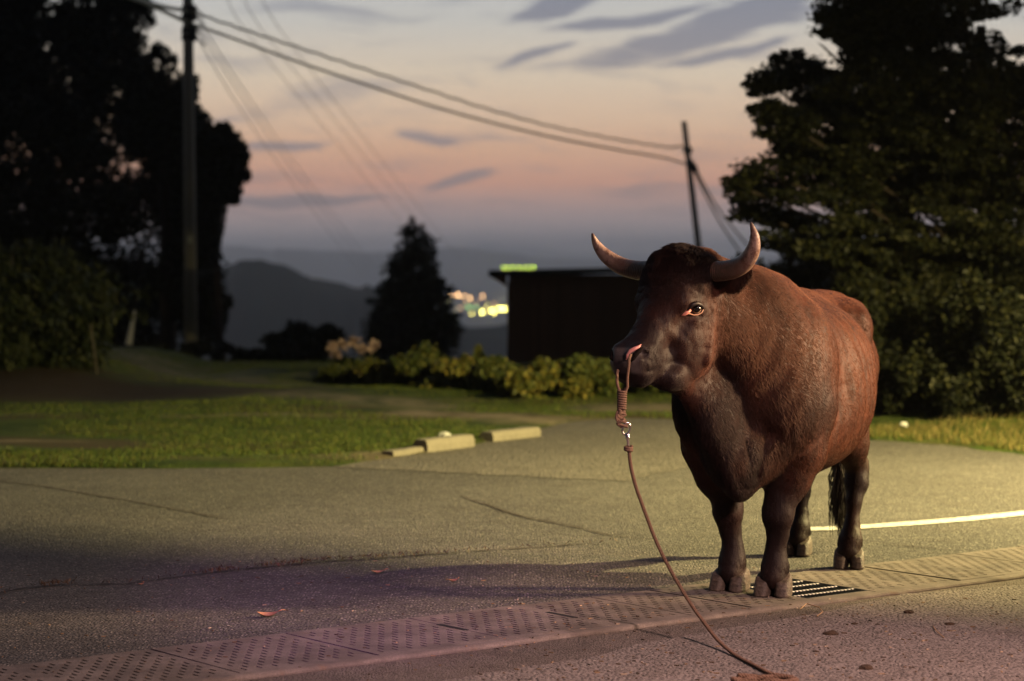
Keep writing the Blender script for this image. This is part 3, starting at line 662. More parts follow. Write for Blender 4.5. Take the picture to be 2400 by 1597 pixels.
def conc(t,bs):
    co=worldpos(t); oi=t.new('ShaderNodeObjectInfo')
    n=t.noise(co,5,6,.65); f_=t.noise(co,120,3,.7); r_=t.maprange(t.noise(co,11,5,.7),.56,.72)
    c=t.mix(t.maprange(n,.3,.7),(.10,.084,.074),(.225,.19,.165)); c=t.mix(t.math('MULTIPLY',t.maprange(t.noise(co,2.3,5,.7),.5,.7),.7),c,(.075,.06,.048)); c=t.mix(t.math('MULTIPLY',r_,.55),c,(.17,.095,.045))
    c=t.mix(t.math('MULTIPLY',t.maprange(f_,.3,.7),.55),c,(.06,.05,.045))
    c=t.mix(t.math('MULTIPLY',oi.outputs['Random'],.25),c,(.15,.125,.11))
    t.setin(bs.inputs['Base Color'],c); bs.inputs['Roughness'].default_value=.9; bump(t,bs,t.math('ADD',n,f_),.6,.004)
M_conc=mat('concrete',build=conc,spec=.2)
gut=tag(empty('drain_channel',(0,0,0)),kind='structure')
SE=[-6.4,-5.83,-5.26,-4.68,-4.10,-3.52,-2.95,-2.38,-1.80,-1.22,-.69,-.27,.06,.42,.80,1.07,1.35,1.65,2.05,2.5,3.0,3.5,4.0]
for i,(a,b) in enumerate(zip(SE[:-1],SE[1:])):
    if a==.42:
        b0=.09; e0=.57      # narrow concrete margins beside the grate
        for q0,q1 in((.05,b0),(e0,SW)):
            mm=MB(); mm.add([sp(a+.004,q0,0),sp(b-.004,q0,0),sp(b-.004,q1,0),sp(a+.004,q1,0),sp(a+.004,q0,-.07),sp(b-.004,q0,-.07),sp(b-.004,q1,-.07),sp(a+.004,q1,-.07)],[(0,1,2,3),(0,4,5,1),(1,5,6,2),(2,6,7,3),(3,7,4,0)]); mm.build('grate_seat',M_conc,gut)
        continue
    L=b-a-.008; me=cover_mesh(L,SW-.052,i); me.materials.append(M_conc)
    o=bpy.data.objects.new('concrete_cover',me); COL.objects.link(o); o.parent=gut
    p=sp(a+.004,.05,random.uniform(-.002,.003)); o.location=p; o.rotation_euler=(random.uniform(-.003,.003),random.uniform(-.003,.003),math.atan2(SD.y,SD.x)+random.uniform(-.004,.004))
# kerb lip on the near side, worn edge
m=MB(); r=random.Random(5); rows=[]
ds=np.arange(-6.5,4.2,.017)
n1=vnoise(np.stack([ds,0*ds,0*ds],1),5.5,61); n2=vnoise(np.stack([ds,0*ds,0*ds],1),19,62); n3=vnoise(np.stack([ds,0*ds,0*ds],1),3.1,63)
for d,a1,a2,a3 in zip(ds,n1,n2,n3):
    chip=.016*max(0,a3-.62)/.38; j=.004*a1+.0025*a2+chip; k2=.0022*a2-.002*abs(a1)-chip*.5
    rows.append([sp(d,.047,0.001),sp(d,.010+j,.002+k2*.5),sp(d,-.003+j,-.002+k2),sp(d,-.006+j,-.009+k2),sp(d,-.002+j,-.060)])
q=len(rows[0]); m.add([p for rw in rows for p in rw],[(i*q+j,(i+1)*q+j,(i+1)*q+j+1,i*q+j+1) for i in range(len(rows)-1) for j in range(q-1)])
m.build('kerb_lip',mat('kerb',build=lambda t,b:(conc(t,b),None)[1],spec=.2),gut)
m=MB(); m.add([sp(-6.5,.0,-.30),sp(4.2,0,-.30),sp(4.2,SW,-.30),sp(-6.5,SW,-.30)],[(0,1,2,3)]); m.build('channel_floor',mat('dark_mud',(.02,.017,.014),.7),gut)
# lifting slots at two seams
for d,n0,n1 in((-1.22,.30,.48),(-.69,.28,.46)):
    m=MB(); c=sp(d,(n0+n1)/2,.0015); m.box(c,(.012,(n1-n0)/2,.0012),rz=math.atan2(SD.y,SD.x)); m.build('lifting_slot',mat('slot',(.006,.005,.005),.9),gut)
# steel grate
gr=tag(empty('steel_grate',sp(.61,.33,0),math.atan2(SD.y,SD.x)),'black steel drain grate with bright cross bars under the bull\'s front hoof','drain grate')
M_gdark=mat('grate_steel',(.018,.020,.022),.5,metal=.6)
M_gbright=mat('worn_steel',(.75,.74,.70),.4,metal=.0,spec=.6)
hw,hn=.186,.235
for y in(-hn,hn): m=MB(); m.box((0,y,-.014),(hw,.005,.014)); m.build('frame_bar',M_gdark,gr)
for x in(-hw,hw): m=MB(); m.box((x,0,-.014),(.004,hn,.014)); m.build('frame_bar',M_gdark,gr)
nb=17
for i in range(nb):
    x=-hw+(i+.5)*2*hw/nb; m=MB(); m.box((x,0,-.018),(.0022,hn-.006,.015)); m.build('bearing_bar',M_gdark,gr)
for y in(-.155,-.055,.055,.155):
    m=MB()
    for i in range(nb): m.box((-hw+(i+.5)*2*hw/nb,y,-.0015),(.0052,.0055,.0015))
    m.build('cross_bar',M_gbright,gr)
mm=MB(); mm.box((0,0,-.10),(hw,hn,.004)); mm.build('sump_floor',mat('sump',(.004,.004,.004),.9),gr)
# cracks: dirt filled strips with dry moss
def crack(name,uv,wd,seed,parent=None):
    r=random.Random(seed); pts=[]
    g=[G(u,v) for u,v in uv]
    for a,b in zip(g[:-1],g[1:]): pts+=jag(a,b,max(3,int((b-a).length/.05)),.008,seed+len(pts))[:-1]
    m=MB(); L=[];Rr=[]
    for i,p in enumerate(pts):
        t=(pts[min(i+1,len(pts)-1)]-pts[max(i-1,0)]).normalized(); nn=Vector((-t.y,t.x,0)); e=min(1,min(i,len(pts)-1-i)/4)
        h=wd*(.35+.65*r.random())*e; L.append(p+nn*h); Rr.append(p-nn*h)
    k=len(pts); z=Vector((0,0,.0015)); m.add([q+z for q in L]+[q+z for q in Rr],[(i+k,i+1+k,i+1,i) for i in range(k-1)])
    o=m.build(name,mat('crack_dirt',build=lambda t,b:t.setin(b.inputs['Base Color'],t.mix(t.noise(worldpos(t),14,4,.7),(.012,.009,.007),(.05,.032,.02))),rough=.95)); tag(o,kind='structure'); return pts
ck=crack('road_crack',[(-300,1425),(0,1390),(60,1378),(130,1372),(300,1368),(420,1352),(520,1340),(620,1330),(760,1316),(900,1308),(1000,1300),(1100,1293),(1300,1280),(1450,1270)],.014,1)
crack('road_crack',[(-300,1090),(0,1128),(120,1143),(250,1165),(420,1195),(560,1222)],.012,2)
crack('road_crack',[(1070,1160),(1160,1190),(1240,1215),(1320,1230),(1430,1255),(1560,1268)],.012,3)
crack('road_crack',[(2010,1265),(2110,1278),(2240,1290),(2330,1287)],.010,4)
crack('road_crack',[(1130,1195),(1240,1212),(1420,1240)],.006,5)
# painted line
lp=[(1848,1241),(1950,1239),(2050,1233),(2150,1226),(2250,1218),(2330,1210),(2400,1203),(2600,1178),(2900,1130)]
m=MB(); g=[G(u,v) for u,v in lp]; pts=[]
for a,b in zip(g[:-1],g[1:]): pts+=[a.lerp(b,i/12) for i in range(12)]
r=random.Random(9); L=[];Rr=[]
for i,p in enumerate(pts):
    t=(pts[min(i+1,len(pts)-1)]-pts[max(i-1,0)]).normalized(); nn=Vector((-t.y,t.x,0)); L.append(p+nn*(.075+r.uniform(-.006,.004))); Rr.append(p-nn*(.075+r.uniform(-.006,.004)))
k=len(pts); m.add([q+Vector((0,0,.001)) for q in L+Rr],[(i+k,i+1+k,i+1,i) for i in range(k-1)])
def paint(t,bs):
    co=worldpos(t); n=t.maprange(t.noise(co,34,5,.75),.50,.60); c=t.mix(t.noise(co,9,4,.6),(.46,.45,.40),(.60,.58,.53)); c=t.mix(n,c,(.2,.19,.17)); t.setin(bs.inputs['Base Color'],c)
    bump(t,bs,t.noise(co,90,3,.7),.5,.004)
tag(m.build('road_marking',mat('road_paint',build=paint,rough=.7)),kind='structure')
# ------------------------------------------------------------------ hills, valley, town lights
def ridge(name,sky,D,depth,base,m,amp,seed,step=14):
    sky=sorted(sky); us=np.arange(sky[0][0],sky[-1][0],step); vs=np.interp(us,[a for a,b in sky],[b for a,b in sky])
    crest=np.array([P(u,v,D) for u,v in zip(us,vs)]); q=np.stack([us,0*us,0*us],1)
    jz=(vnoise(q,.02,seed)+.6*vnoise(q,.06,seed+1)+.35*vnoise(q,.21,seed+2))*amp*D/FPX
    crest[:,2]+=jz; crest[:,1]+=vnoise(q,.01,seed+3)*depth*.25
    prof=[(-1,0),(-.75,.22),(-.5,.5),(-.28,.77),(-.12,.94),(0,1),(.15,.9),(.45,.5),(1,0)]
    V=[];n=len(prof)
    for k,c in enumerate(crest):
        for t,hh in prof:
            f=1+ t*depth/D*.0; V.append((c[0]*(1+t*depth/D),c[1]+t*depth,base+(c[2]-base)*hh+(amp*.8*D/FPX*math.sin(k*.7+t*9)*(hh<1)*(hh>0))))
    F=[(i*n+j,i*n+j+1,(i+1)*n+j+1,(i+1)*n+j) for i in range(len(crest)-1) for j in range(n-1)]
    return tag(link(name,mesh(name,V,F),m,None,True),kind='structure')
M_hill=mat('forest_hill',build=lambda t,b:t.setin(b.inputs['Base Color'],t.mix(t.noise(worldpos(t),.02,5,.6),(.02,.028,.018),(.05,.06,.035))),rough=1.0,spec=.0)
ridge('near_hill',[(-1500,560),(-400,580),(200,600),(500,628),(560,614),(620,612),(660,620),(700,645),(740,660),(800,682),(850,672),(880,668),(960,688),(1040,728),(1100,756),(1180,766),(1300,772),(1500,772),(2000,770),(3600,740)],950,420,-120,M_hill,3.5,31,5)
ridge('middle_hill',[(-2500,540),(-600,560),(200,566),(500,573),(560,576),(600,584),(700,584),(800,589),(880,592),(1000,584),(1083,580),(1160,591),(1274,604),(1427,612),(1600,610),(1800,604),(2400,580),(4400,560)],6500,1900,-150,M_hill,2.0,41)
ridge('far_hill',[(-2500,585),(600,600),(900,598),(1040,590),(1100,578),(1151,566),(1185,580),(1213,576),(1260,580),(1320,592),(1500,596),(1800,596),(2600,590),(4400,590)],13500,2500,-150,M_hill,2.0,51)
# lamps of the far town: globe on a post
def lampmat(name,col,st):
    def b(t,bs):
        e=t.new('ShaderNodeEmission'); e.inputs[0].default_value=(*col,1); e.inputs[1].default_value=st; t.link(e.outputs[0],t.n['Material Output'].inputs[0])
    m=mat(name,build=b); m.cycles.emission_sampling='NONE'; return m
L_or=lampmat('sodium_glow',(1,.55,.22),16); L_ye=lampmat('yellow_glow',(1,.85,.18),40); L_gr=lampmat('green_glow',(.75,1,.05),15); L_wh=lampmat('white_glow',(.9,.85,.45),8.0); L_g2=lampmat('dim_green_glow',(.45,.8,.25),7)
M_post=mat('lamp_post',(.05,.05,.05),.6)
TL=[(1055,694,L_or,2.6,'dim orange lamp nearest the conical tree, upper row of town lights'),(1073,692,L_or,3.4,'brightest orange lamp in the upper row of town lights'),(1087,694,L_or,2.4,'orange lamp right of the brightest one in the upper row'),(1102,699,L_or,2.6,'orange lamp dipping lowest in the upper row'),(1131,695,L_or,2.4,'lone orange lamp at the right end of the upper row'),
    (1046,708,L_wh,1.6,'faint white lamp at the edge of the conical tree'),(1098,719,L_g2,3.2,'greenish lamp left of the yellow town lights'),(1116,721,L_g2,2.6,'pale green lamp between the greenish and yellow ones'),(1131,732,L_ye,3.2,'large yellow lamp at the left of the lower row'),(1152,728,L_ye,3.0,'yellow lamp in the middle of the lower row'),(1158,733,L_ye,2.2,'small yellow lamp just under the middle one'),(1171,724,L_ye,3.2,'yellow lamp left of the one touching the hut wall'),(1181,724,L_ye,3.6,'brightest yellow lamp, beside the hut wall'),(1079,722,L_or,1.5,'very dim orange lamp below the upper row'),
    (1062,703,L_wh,1.4,'tiny white light under the brightest orange lamp'),(1092,706,L_or,1.5,'tiny orange light between the two rows, left'),(1118,708,L_or,1.4,'tiny orange light between the two rows, right'),(1143,716,L_ye,1.3,'small yellow light just above the lower row'),(1160,712,L_or,1.5,'small orange light left of the hut wall, above the lower row'),(1175,703,L_wh,1.3,'faint white light beside the hut wall, below the upper row'),(1067,727,L_wh,1.3,'faint white light at the left end of the lower row'),(1106,736,L_ye,1.5,'small yellow light lowest in the valley'),
    (933,654,L_wh,2.8,'single white light showing through the conical tree')]
town='town lights in the valley'
for u,v,mm,r_,lb in TL:
    D=4200; p=P(u,v,D); root=tag(empty('town_lamp',(p.x,p.y,-106)),lb,'lamp',town)
    vv,ff=sphere((0,0,p.z+106),r_*.85,12,8); link('globe',mesh('globe',vv,ff),mm,root,True)
    m=MB(); m.tube([(0,0,0),(0,0,p.z+106-r_*.8)],.25,6); m.build('post',M_post,root)
ORD=['first','second','third','fourth','fifth','sixth','seventh','eighth']
for i,u in enumerate((1180,1190,1201.5,1214,1227.5,1239,1250.5)):
    D=4800; p=P(u,628+.6*math.sin(i*2.1),D); root=tag(empty('town_lamp',(p.x,p.y,-106)),f'{ORD[i]} from the left of the yellow green lamps lined up above the hut roof','lamp','row of lamps seen above the roof')
    vv,ff=sphere((0,0,p.z+106),2.0,12,8); link('globe',mesh('globe',vv,ff),L_gr,root,True)
    m=MB(); m.tube([(0,0,0),(0,0,p.z+106-2.4)],.25,6); m.build('post',M_post,root)
# ------------------------------------------------------------------ hut beyond the hedge
YH=40.0
hut=tag(empty('hut',P(1370,760,YH).xy.to_3d()+Vector((0,0,-1.9))),'low brown board-clad hut with a flat overhanging roof behind the hedge','hut')
hx0=P(1189,700,YH).x-hut.location.x; hx1=P(1600,700,YH).x-hut.location.x; ztop=P(1300,664,YH).z+1.9; zroof=P(1300,634,YH).z+1.9
def board(t,bs):
    co=objco(t); oi=t.new('ShaderNodeObjectInfo'); n=t.noise(t.mapping(co,scale=(40,40,3)),1,4,.6)
    c=t.mix(n,(.16,.075,.045),(.27,.13,.08)); c=t.mix(t.math('MULTIPLY',oi.outputs['Random'],.5),c,(.13,.066,.044)); t.setin(bs.inputs['Base Color'],c); bump(t,bs,n,.3,.004)
M_board=mat('brown_board',build=board,rough=.8)
nbd=36; bw=(hx1-hx0)/nbd
m=MB(); m.box((bw*.46,0.010,ztop/2),(bw*.46,.011,ztop/2)); mb_=mesh('board',m.v,m.f); mb_.materials.append(M_board)
for i in range(nbd):
    o=bpy.data.objects.new('board',mb_); COL.objects.link(o); o.parent=hut; o.location=(hx0+i*bw,-.012+random.uniform(0,.006),0)
m=MB(); m.box(((hx0+hx1)/2,1.25,ztop/2-.005),((hx1-hx0)/2-.012,1.235,ztop/2-.01)); m.build('wall',M_board,hut)
ov=.33
m=MB(); a,b=hx0-ov,hx1+ov; zt=zroof
m.add([(a,-.35,zt-.10),(b,-.35,zt-.02),(b,2.8,zt-.02),(a,2.8,zt-.10),(a,-.35,zt),(b,-.35,zt+.08),(b,2.8,zt+.08),(a,2.8,zt)],[(0,3,2,1),(4,5,6,7),(0,1,5,4),(1,2,6,5),(2,3,7,6),(3,0,4,7)])
m.build('roof',mat('roof_tin',(.03,.03,.032),.5),hut)
for y in(-.2,.8,1.8):
    m=MB(); m.add([(hx0-.01,y,ztop-.02),(hx0-.01,y+.06,ztop-.02),(a+.02,y+.06,zt-.115),(a+.02,y,zt-.115),(hx0-.01,y,zt-.10),(hx0-.01,y+.06,zt-.10)],[(0,1,2,3),(0,3,4),(1,5,2),(4,3,2,5),(0,4,5,1)]); m.build('bracket',M_board,hut)
m=MB(); m.add([(hx0-.012,-.02,ztop-.06),(hx0-.012,2.5,ztop-.06),(a+.03,2.5,zt-.104),(a+.03,-.02,zt-.104),(hx0-.012,-.02,zt-.104),(hx0-.012,2.5,zt-.104)],[(0,1,2,3),(0,3,4),(1,5,2),(3,2,5,4)]); m.build('soffit',M_board,hut)
m=MB(); m.box(((hx0+hx1)/2,1.25,(ztop+zt-.1)/2),((hx1-hx0)/2-.02,1.22,(zt-.1-ztop)/2+.02)); m.build('upper_wall',M_board,hut)
# ------------------------------------------------------------------ utility poles and cables
def pole_nodes(t,bs):
    co=objco(t); n=t.noise(t.mapping(co,scale=(20,20,2)),1,4,.6); t.setin(bs.inputs['Base Color'],t.mix(n,(.24,.225,.19),(.36,.335,.29))); bump(t,bs,n,.3,.004)
M_pole=mat('pole_wood',build=pole_nodes,rough=.85)
M_ins=mat('insulator',(.03,.03,.03),.4); M_cable=mat('cable_sheath',(.55,.53,.40),.6); M_steel=mat('galvanised',(.35,.35,.34),.45,metal=.7)
YP=38.0; pb=P(448,815,YP); pt=P(439,-140,YP)
up=tag(empty('utility_pole',(pb.x,pb.y,-.15)),'tall grey utility pole standing left in front of the dark trees','utility pole')
Lc=lambda w,o=None:Vector(w)-Vector((pb.x,pb.y,-.15))
m=MB(); m.tube([Lc((pb.x,pb.y,-.4)),Lc(pb.lerp(pt,.5)),Lc(pt)],[.115,.098,.078],18); m.build('pole',M_pole,up,True)
ax=Lc(P(441,70,YP)); 
for v in(22,40,72,88):
    c=Lc(P(443,v,YP)); m=MB(); m.tube([c-Vector((.12,0,0)),c+Vector((.0,0,0)),c+Vector((.13,-.02,0))],[.055,.105,.055],10); m.build('clamp',M_ins,up)
    m=MB(); m.tube([c+Vector((.10,-.03,.02)),c+Vector((.2,-.05,-.06)),c+Vector((.28,-.05,-.15))],.012,6); m.build('arm_bolt',M_ins,up)
m=MB(); m.box(Lc(P(447,562,YP))+Vector((0,-.105,0)),(.03,.006,.055)); m.build('number_plate',mat('plate',(.6,.6,.5),.5),up)
YR=55.0; rt=P(1603,285,YR); rb_=P(1650,690,YR); rdir=(rb_-rt).normalized(); rbase=rt+rdir*((rt.z+5.5)/-rdir.z)
ll=tag(empty('leaning_pole',rbase),'thin leaning service pole rising behind the bull\'s head','utility pole')
m=MB(); m.tube([Vector((0,0,0)),(rt-rbase)*.5,rt-rbase],[.105,.09,.068],14); m.build('pole',M_pole,ll,True)
c0=P(1613,352,YR)-rbase; c1=P(1618,385,YR)-rbase; c2=P(1632,400,YR)-rbase
m=MB(); m.tube([c1+Vector((0,-.1,.08)),(c1+c2)/2+Vector((0,-.12,0)),c2+Vector((.02,-.1,-.06))],[.05,.09,.045],8); m.build('cable_box',M_ins,ll)
m=MB(); m.tube([c0+Vector((-.12,0,0)),c0+Vector((.1,0,0))],.07,8); m.build('clamp',M_ins,ll)
def cable(uvY,rad,label,nm='power_cable',mm=None,n=60,wob=0.0):
    pts=[P(*q) for q in uvY]; out=[]; k=len(pts)
    for t in np.linspace(0,k-1.0001,n):
        i=int(t); u=t-i; g=lambda j:pts[min(max(j,0),k-1)]
        p=.5*((2*g(i))+(g(i+1)-g(i-1))*u+(2*g(i-1)-5*g(i)+4*g(i+1)-g(i+2))*u*u+(3*g(i)-g(i-1)-3*g(i+1)+g(i+2))*u**3)
        out.append(p+Vector((0,0,wob*math.sin(t*17))))
    base=out[0]; m=MB(); m.tube([p-base for p in out],rad,7); o=m.build(nm,mm or M_cable,None,True); o.location=base
    return tag(o,label,'cable',group='overhead cables')
def Yc(u): return YP+(YR-YP)*(u-441)/(1605-441)
c1=[(449,28,YP-.1)]+[(u,v,Yc(u)) for u,v in((560,66),(700,112),(850,161),(1000,210),(1150,258),(1300,298),(1430,324),(1540,342),(1575,346),(1592,343))]+[(1611,350,YR-.1)]
cable(c1,.022,'upper thick cable between the two poles, slightly wavy',n=120,wob=.012)
c2=[(449,56,YP-.1)]+[(u,v,Yc(u)) for u,v in((560,95),(700,146),(850,196),(1000,245),(1150,287),(1300,323),(1450,352),(1560,371))]+[(1614,388,YR-.1)]
cable(c2,.025,'lower thick cable between the two poles, smooth',n=80)
cable([(100,-100,YP-6),(330,0,YP-1.6),(437,26,YP-.08)],.032,'upper cable coming in from the left to the tall pole',n=30)
cable([(100,-80,YP-6),(340,8,YP-1.6),(437,52,YP-.08)],.034,'lower cable coming in from the left to the tall pole',n=30)
cable([(1632,400,YR),(1665,460,YR+4),(1700,512,YR+9),(1760,585,YR+16)],.030,'upper of the two wires running down right from the leaning pole',n=30)
cable([(1626,398,YR),(1655,460,YR+4),(1690,525,YR+9),(1740,600,YR+16)],.030,'lower of the two wires running down right from the leaning pole',n=30)
M_wire=mat('thin_wire',(.30,.28,.25),.5)
FW=[((455,75,YP),(560,250,60),(700,450,90),(850,645,150),'nearest the pole'),((460,60,YP),(575,240,60),(715,440,90),(866,640,150),'middle'),((466,48,YP),(590,238,60),(730,435,90),(880,632,150),'right')]
for a,b,c,d,nm in FW: cable([a,b,c,d],.011,f'thin dark wire sagging downhill from the tall pole, {nm} of three','thin_wire',M_wire,30)
FW2=[((535,0-60,60),(560,50,62),(760,300,90),(960,545,160),'left'),((575,-60,60),(600,50,62),(800,300,90),(1010,560,160),'middle'),((620,-40,60),(640,45,62),(850,320,90),(1080,610,160),'right')]
for a,b,c,d,nm in FW2: cable([a,b,c,d],.011,f'faint thin wire crossing the middle of the sky, {nm} of three','thin_wire',M_wire,30)
# ------------------------------------------------------------------ vegetation
def leafmat(name,c1,c2,c3,trans=.25,rough=.6):
    def b(t,bs):
        at=t.new('ShaderNodeAttribute',attribute_name='tint').outputs['Fac']
        t.setin(bs.inputs['Base Color'],t.ramp(at,[(0,c1),(.6,c2),(1,c3)])); bs.inputs['Roughness'].default_value=rough
    return mat(name,build=b,spec=.15)
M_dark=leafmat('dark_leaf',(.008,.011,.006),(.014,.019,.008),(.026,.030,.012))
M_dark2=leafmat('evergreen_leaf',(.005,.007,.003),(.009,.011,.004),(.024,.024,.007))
M_hedge=leafmat('hedge_leaf',(.040,.05,.012),(.095,.10,.022),(.24,.19,.04))
M_hedge2=leafmat('green_hedge_leaf',(.03,.045,.012),(.07,.085,.022),(.15,.14,.035))
M_shr=leafmat('weeping_leaf',(.007,.012,.005),(.017,.023,.008),(.036,.040,.015))
M_bark=mat('bark',(.035,.026,.02),.9)
M_flower=leafmat('flower',(.30,.22,.20),(.42,.30,.28),(.5,.38,.34))
def leaf_mesh(name,C,size,aspect=.5,flat=.0,seed=0,tint=None,dirs=None):
    r=np.random.default_rng(seed); n=len(C)
    a=r.normal(size=(n,3)); a[:,2]*=(1-flat); 
    if dirs is not None: a=dirs+.35*a
    a/=np.linalg.norm(a,axis=1)[:,None]+1e-9
    b=r.normal(size=(n,3)); b-=a*(a*b).sum(1)[:,None]; b/=np.linalg.norm(b,axis=1)[:,None]+1e-9
    s=(size*(.6+.8*r.random(n)))[:,None]
    nn=np.cross(a,b)
    V=np.stack([C-a*s*.5,C+b*s*aspect*.5+nn*s*.06,C+a*s*.5,C-b*s*aspect*.5+nn*s*.06],1).reshape(-1,3)
    F=np.arange(4*n).reshape(-1,4); me=npmesh(name,V,F)
    add_attr(me,'tint',np.repeat(r.random(n) if tint is None else tint,4)); return me
def clump_points(clumps,n,seed,gap=0.0,gscale=(.8,.8,1.8),hollow=.45,origin=None):
    r=np.random.default_rng(seed); cl=[(np.array(c,float),np.array(s,float)) for c,s in clumps]
    wt=np.array([np.prod(s)**.62 for c,s in cl]); wt/=wt.sum(); idx=r.choice(len(cl),n,p=wt)
    d=r.normal(size=(n,3)); d/=np.linalg.norm(d,axis=1)[:,None]; rad=r.random(n)**hollow
    C=np.array([cl[i][0] for i in idx])+d*rad[:,None]*np.array([cl[i][1] for i in idx])
    C+=np.array([cl[i][1] for i in idx])*.10*r.normal(size=(n,3))
    if gap>0:
        q=C*np.array(gscale); v=vnoise(q,1.0,seed+5)*.65+vnoise(q,2.6,seed+6)*.45
        C=C[v>np.quantile(v,gap)]
    return C
def sprigs(cl,seed,k=7,f=.30):
    r=random.Random(seed); out=list(cl)
    for c,s in cl:
        for i in range(k):
            d=Vector((r.gauss(0,1),r.gauss(0,1),r.gauss(0,1))).normalized(); q=f*r.uniform(.5,1.2)
            out.append((Vector((c[0]+d.x*s[0]*1.02,c[1]+d.y*s[1]*1.02,c[2]+d.z*s[2]*1.02)),(s[0]*q*1.3,s[1]*q*1.3,s[2]*q)))
    return out
def tree(name,base,label,clumps,nleaf,lsize,lmat,trunk_r,seed,gap=.25,gscale=(.8,.8,1.8),flat=.3,aspect=.55,limbs=True,cat='tree',group=None,trunk_top=None,hollow=.45):
    root=tag(empty(name,base),label,cat,group); base=Vector(base)
    cl=[(Vector(c)-base,s) for c,s in clumps]
    C=clump_points(sprigs(cl,seed),nleaf,seed,gap,gscale,hollow)
    link('crown',leaf_mesh('crown',C,lsize,aspect,flat,seed),lmat,root)
    r=random.Random(seed); top=Vector(trunk_top)-base if trunk_top else max((c for c,s in cl),key=lambda c:c.z)
    m=MB(); k=6; pts=[]
    for i in range(k+1):
        t=i/k; pts.append(Vector((top.x*t**1.6+r.uniform(-.05,.05)*t,top.y*t**1.6,top.z*t)))
    m.tube(pts,[trunk_r*(1-.75*i/k) for i in range(k+1)],10); m.build('trunk',M_bark,root,True)
    if limbs:
        for c,s in cl:
            t=min(.9,max(.25,(c.z/top.z)*.7)) if top.z>0 else .5; i=t*k; j=int(i); p0=pts[j].lerp(pts[min(j+1,k)],i-j)
            mid=p0.lerp(c,.5)+Vector((0,0,-.08*(c-p0).length)); rr=trunk_r*.20*(1-.5*t)
            m=MB(); m.tube([p0,mid,c,c+(c-p0).normalized()*max(s)*.4],[rr,rr*.7,rr*.4,rr*.12],6); m.build('limb',M_bark,root,True)
    return root
def gz(x,y): return float(ground_z(np.array([x]),np.array([y]))[0])
def px_clumps(lst,Y,dep=1.0):      # (u,v,ru,rv) ellipses of the photo become ellipsoids Y metres away, as deep as wide
    out=[]; r=random.Random(len(lst))
    for u,v,ru,rv in lst:
        y=Y+r.uniform(-.8,.8)*dep; c=P(u,v,y); k=y/FPX; out.append((c,(ru*k,max(.8*ru*k,.6*rv*k)*dep,rv*k)))
    return out
# trees on the left
YL=45.0
def lb(u,Y): x=P(u,700,Y).x; return (x,Y,gz(x,Y)-.2)
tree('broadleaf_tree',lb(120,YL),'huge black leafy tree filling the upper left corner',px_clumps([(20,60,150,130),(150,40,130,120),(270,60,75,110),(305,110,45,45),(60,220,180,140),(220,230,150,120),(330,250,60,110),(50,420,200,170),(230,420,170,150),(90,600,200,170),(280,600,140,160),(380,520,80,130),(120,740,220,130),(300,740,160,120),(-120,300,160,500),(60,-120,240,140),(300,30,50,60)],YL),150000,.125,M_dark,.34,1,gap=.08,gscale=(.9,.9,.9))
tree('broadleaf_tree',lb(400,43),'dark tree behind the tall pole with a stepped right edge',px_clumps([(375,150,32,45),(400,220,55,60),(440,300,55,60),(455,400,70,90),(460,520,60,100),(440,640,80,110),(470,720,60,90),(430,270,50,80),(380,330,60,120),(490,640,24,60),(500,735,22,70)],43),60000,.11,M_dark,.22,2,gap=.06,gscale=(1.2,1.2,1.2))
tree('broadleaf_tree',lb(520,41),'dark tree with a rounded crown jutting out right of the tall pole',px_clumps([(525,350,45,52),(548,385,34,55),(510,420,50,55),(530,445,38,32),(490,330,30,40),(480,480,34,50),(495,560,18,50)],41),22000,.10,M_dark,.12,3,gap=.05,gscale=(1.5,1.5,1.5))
# weeping shrub at the left, stakes
YS=25.5
def weeping(base,label,n,wu,hv,seed):
    root=tag(empty('weeping_shrub',base),label,'shrub'); r=random.Random(seed); Cs=[];Ds=[]
    for i in range(n):
        a=r.uniform(0,2*math.pi); sp_=abs(r.gauss(0,.55))*wu; h=hv*(.55+.45*r.random())*(1-.25*sp_/wu); bx=r.gauss(0,.22)*wu; by=r.gauss(0,.2)*wu
        ex=bx+math.cos(a)*sp_; ey=by+math.sin(a)*sp_*.8; drop=r.uniform(.1,.5)*h
        pts=[Vector((bx,by,0)),Vector((bx+.35*(ex-bx),by+.35*(ey-by),h*.75)),Vector((bx+.7*(ex-bx),by+.7*(ey-by),h)),Vector((ex,ey,h-drop*.6)),Vector((ex+.1*math.cos(a),ey,h-drop))]
        if i<26: m=MB(); m.tube(pts,[.012,.009,.006,.004,.002],5); m.build('stem',M_bark,root)
        for q in range(46):
            t=r.uniform(.10,1)*3.999; j=int(t); p=pts[j].lerp(pts[j+1],t-j); Cs.append((p.x+r.gauss(0,.05),p.y+r.gauss(0,.05),max(.05,p.z+r.gauss(0,.05)))); Ds.append(tuple((pts[j+1]-pts[j]).normalized()))
    for i in range(9000):
        a=r.uniform(0,6.28); q=math.sqrt(r.random())*wu*.98; Cs.append((q*math.cos(a),q*math.sin(a)*.8,r.uniform(.03,hv*.8*(1-.35*q/wu)))); Ds.append((math.cos(a)*.4,math.sin(a)*.4,-.8))
    link('foliage',leaf_mesh('foliage',np.array(Cs),.085,.4,0,seed,dirs=np.array(Ds)),M_shr,root); return root
p=P(60,905,26.0); weeping((p.x,26.0,gz(p.x,26.0)-.05),'big drooping shrub at the left edge of the lawn',560,1.0,1.45,5)
p=P(-110,905,25.2); weeping((p.x,25.2,gz(p.x,25.2)-.05),'part of a drooping shrub cut off by the left edge',360,.85,1.6,6)
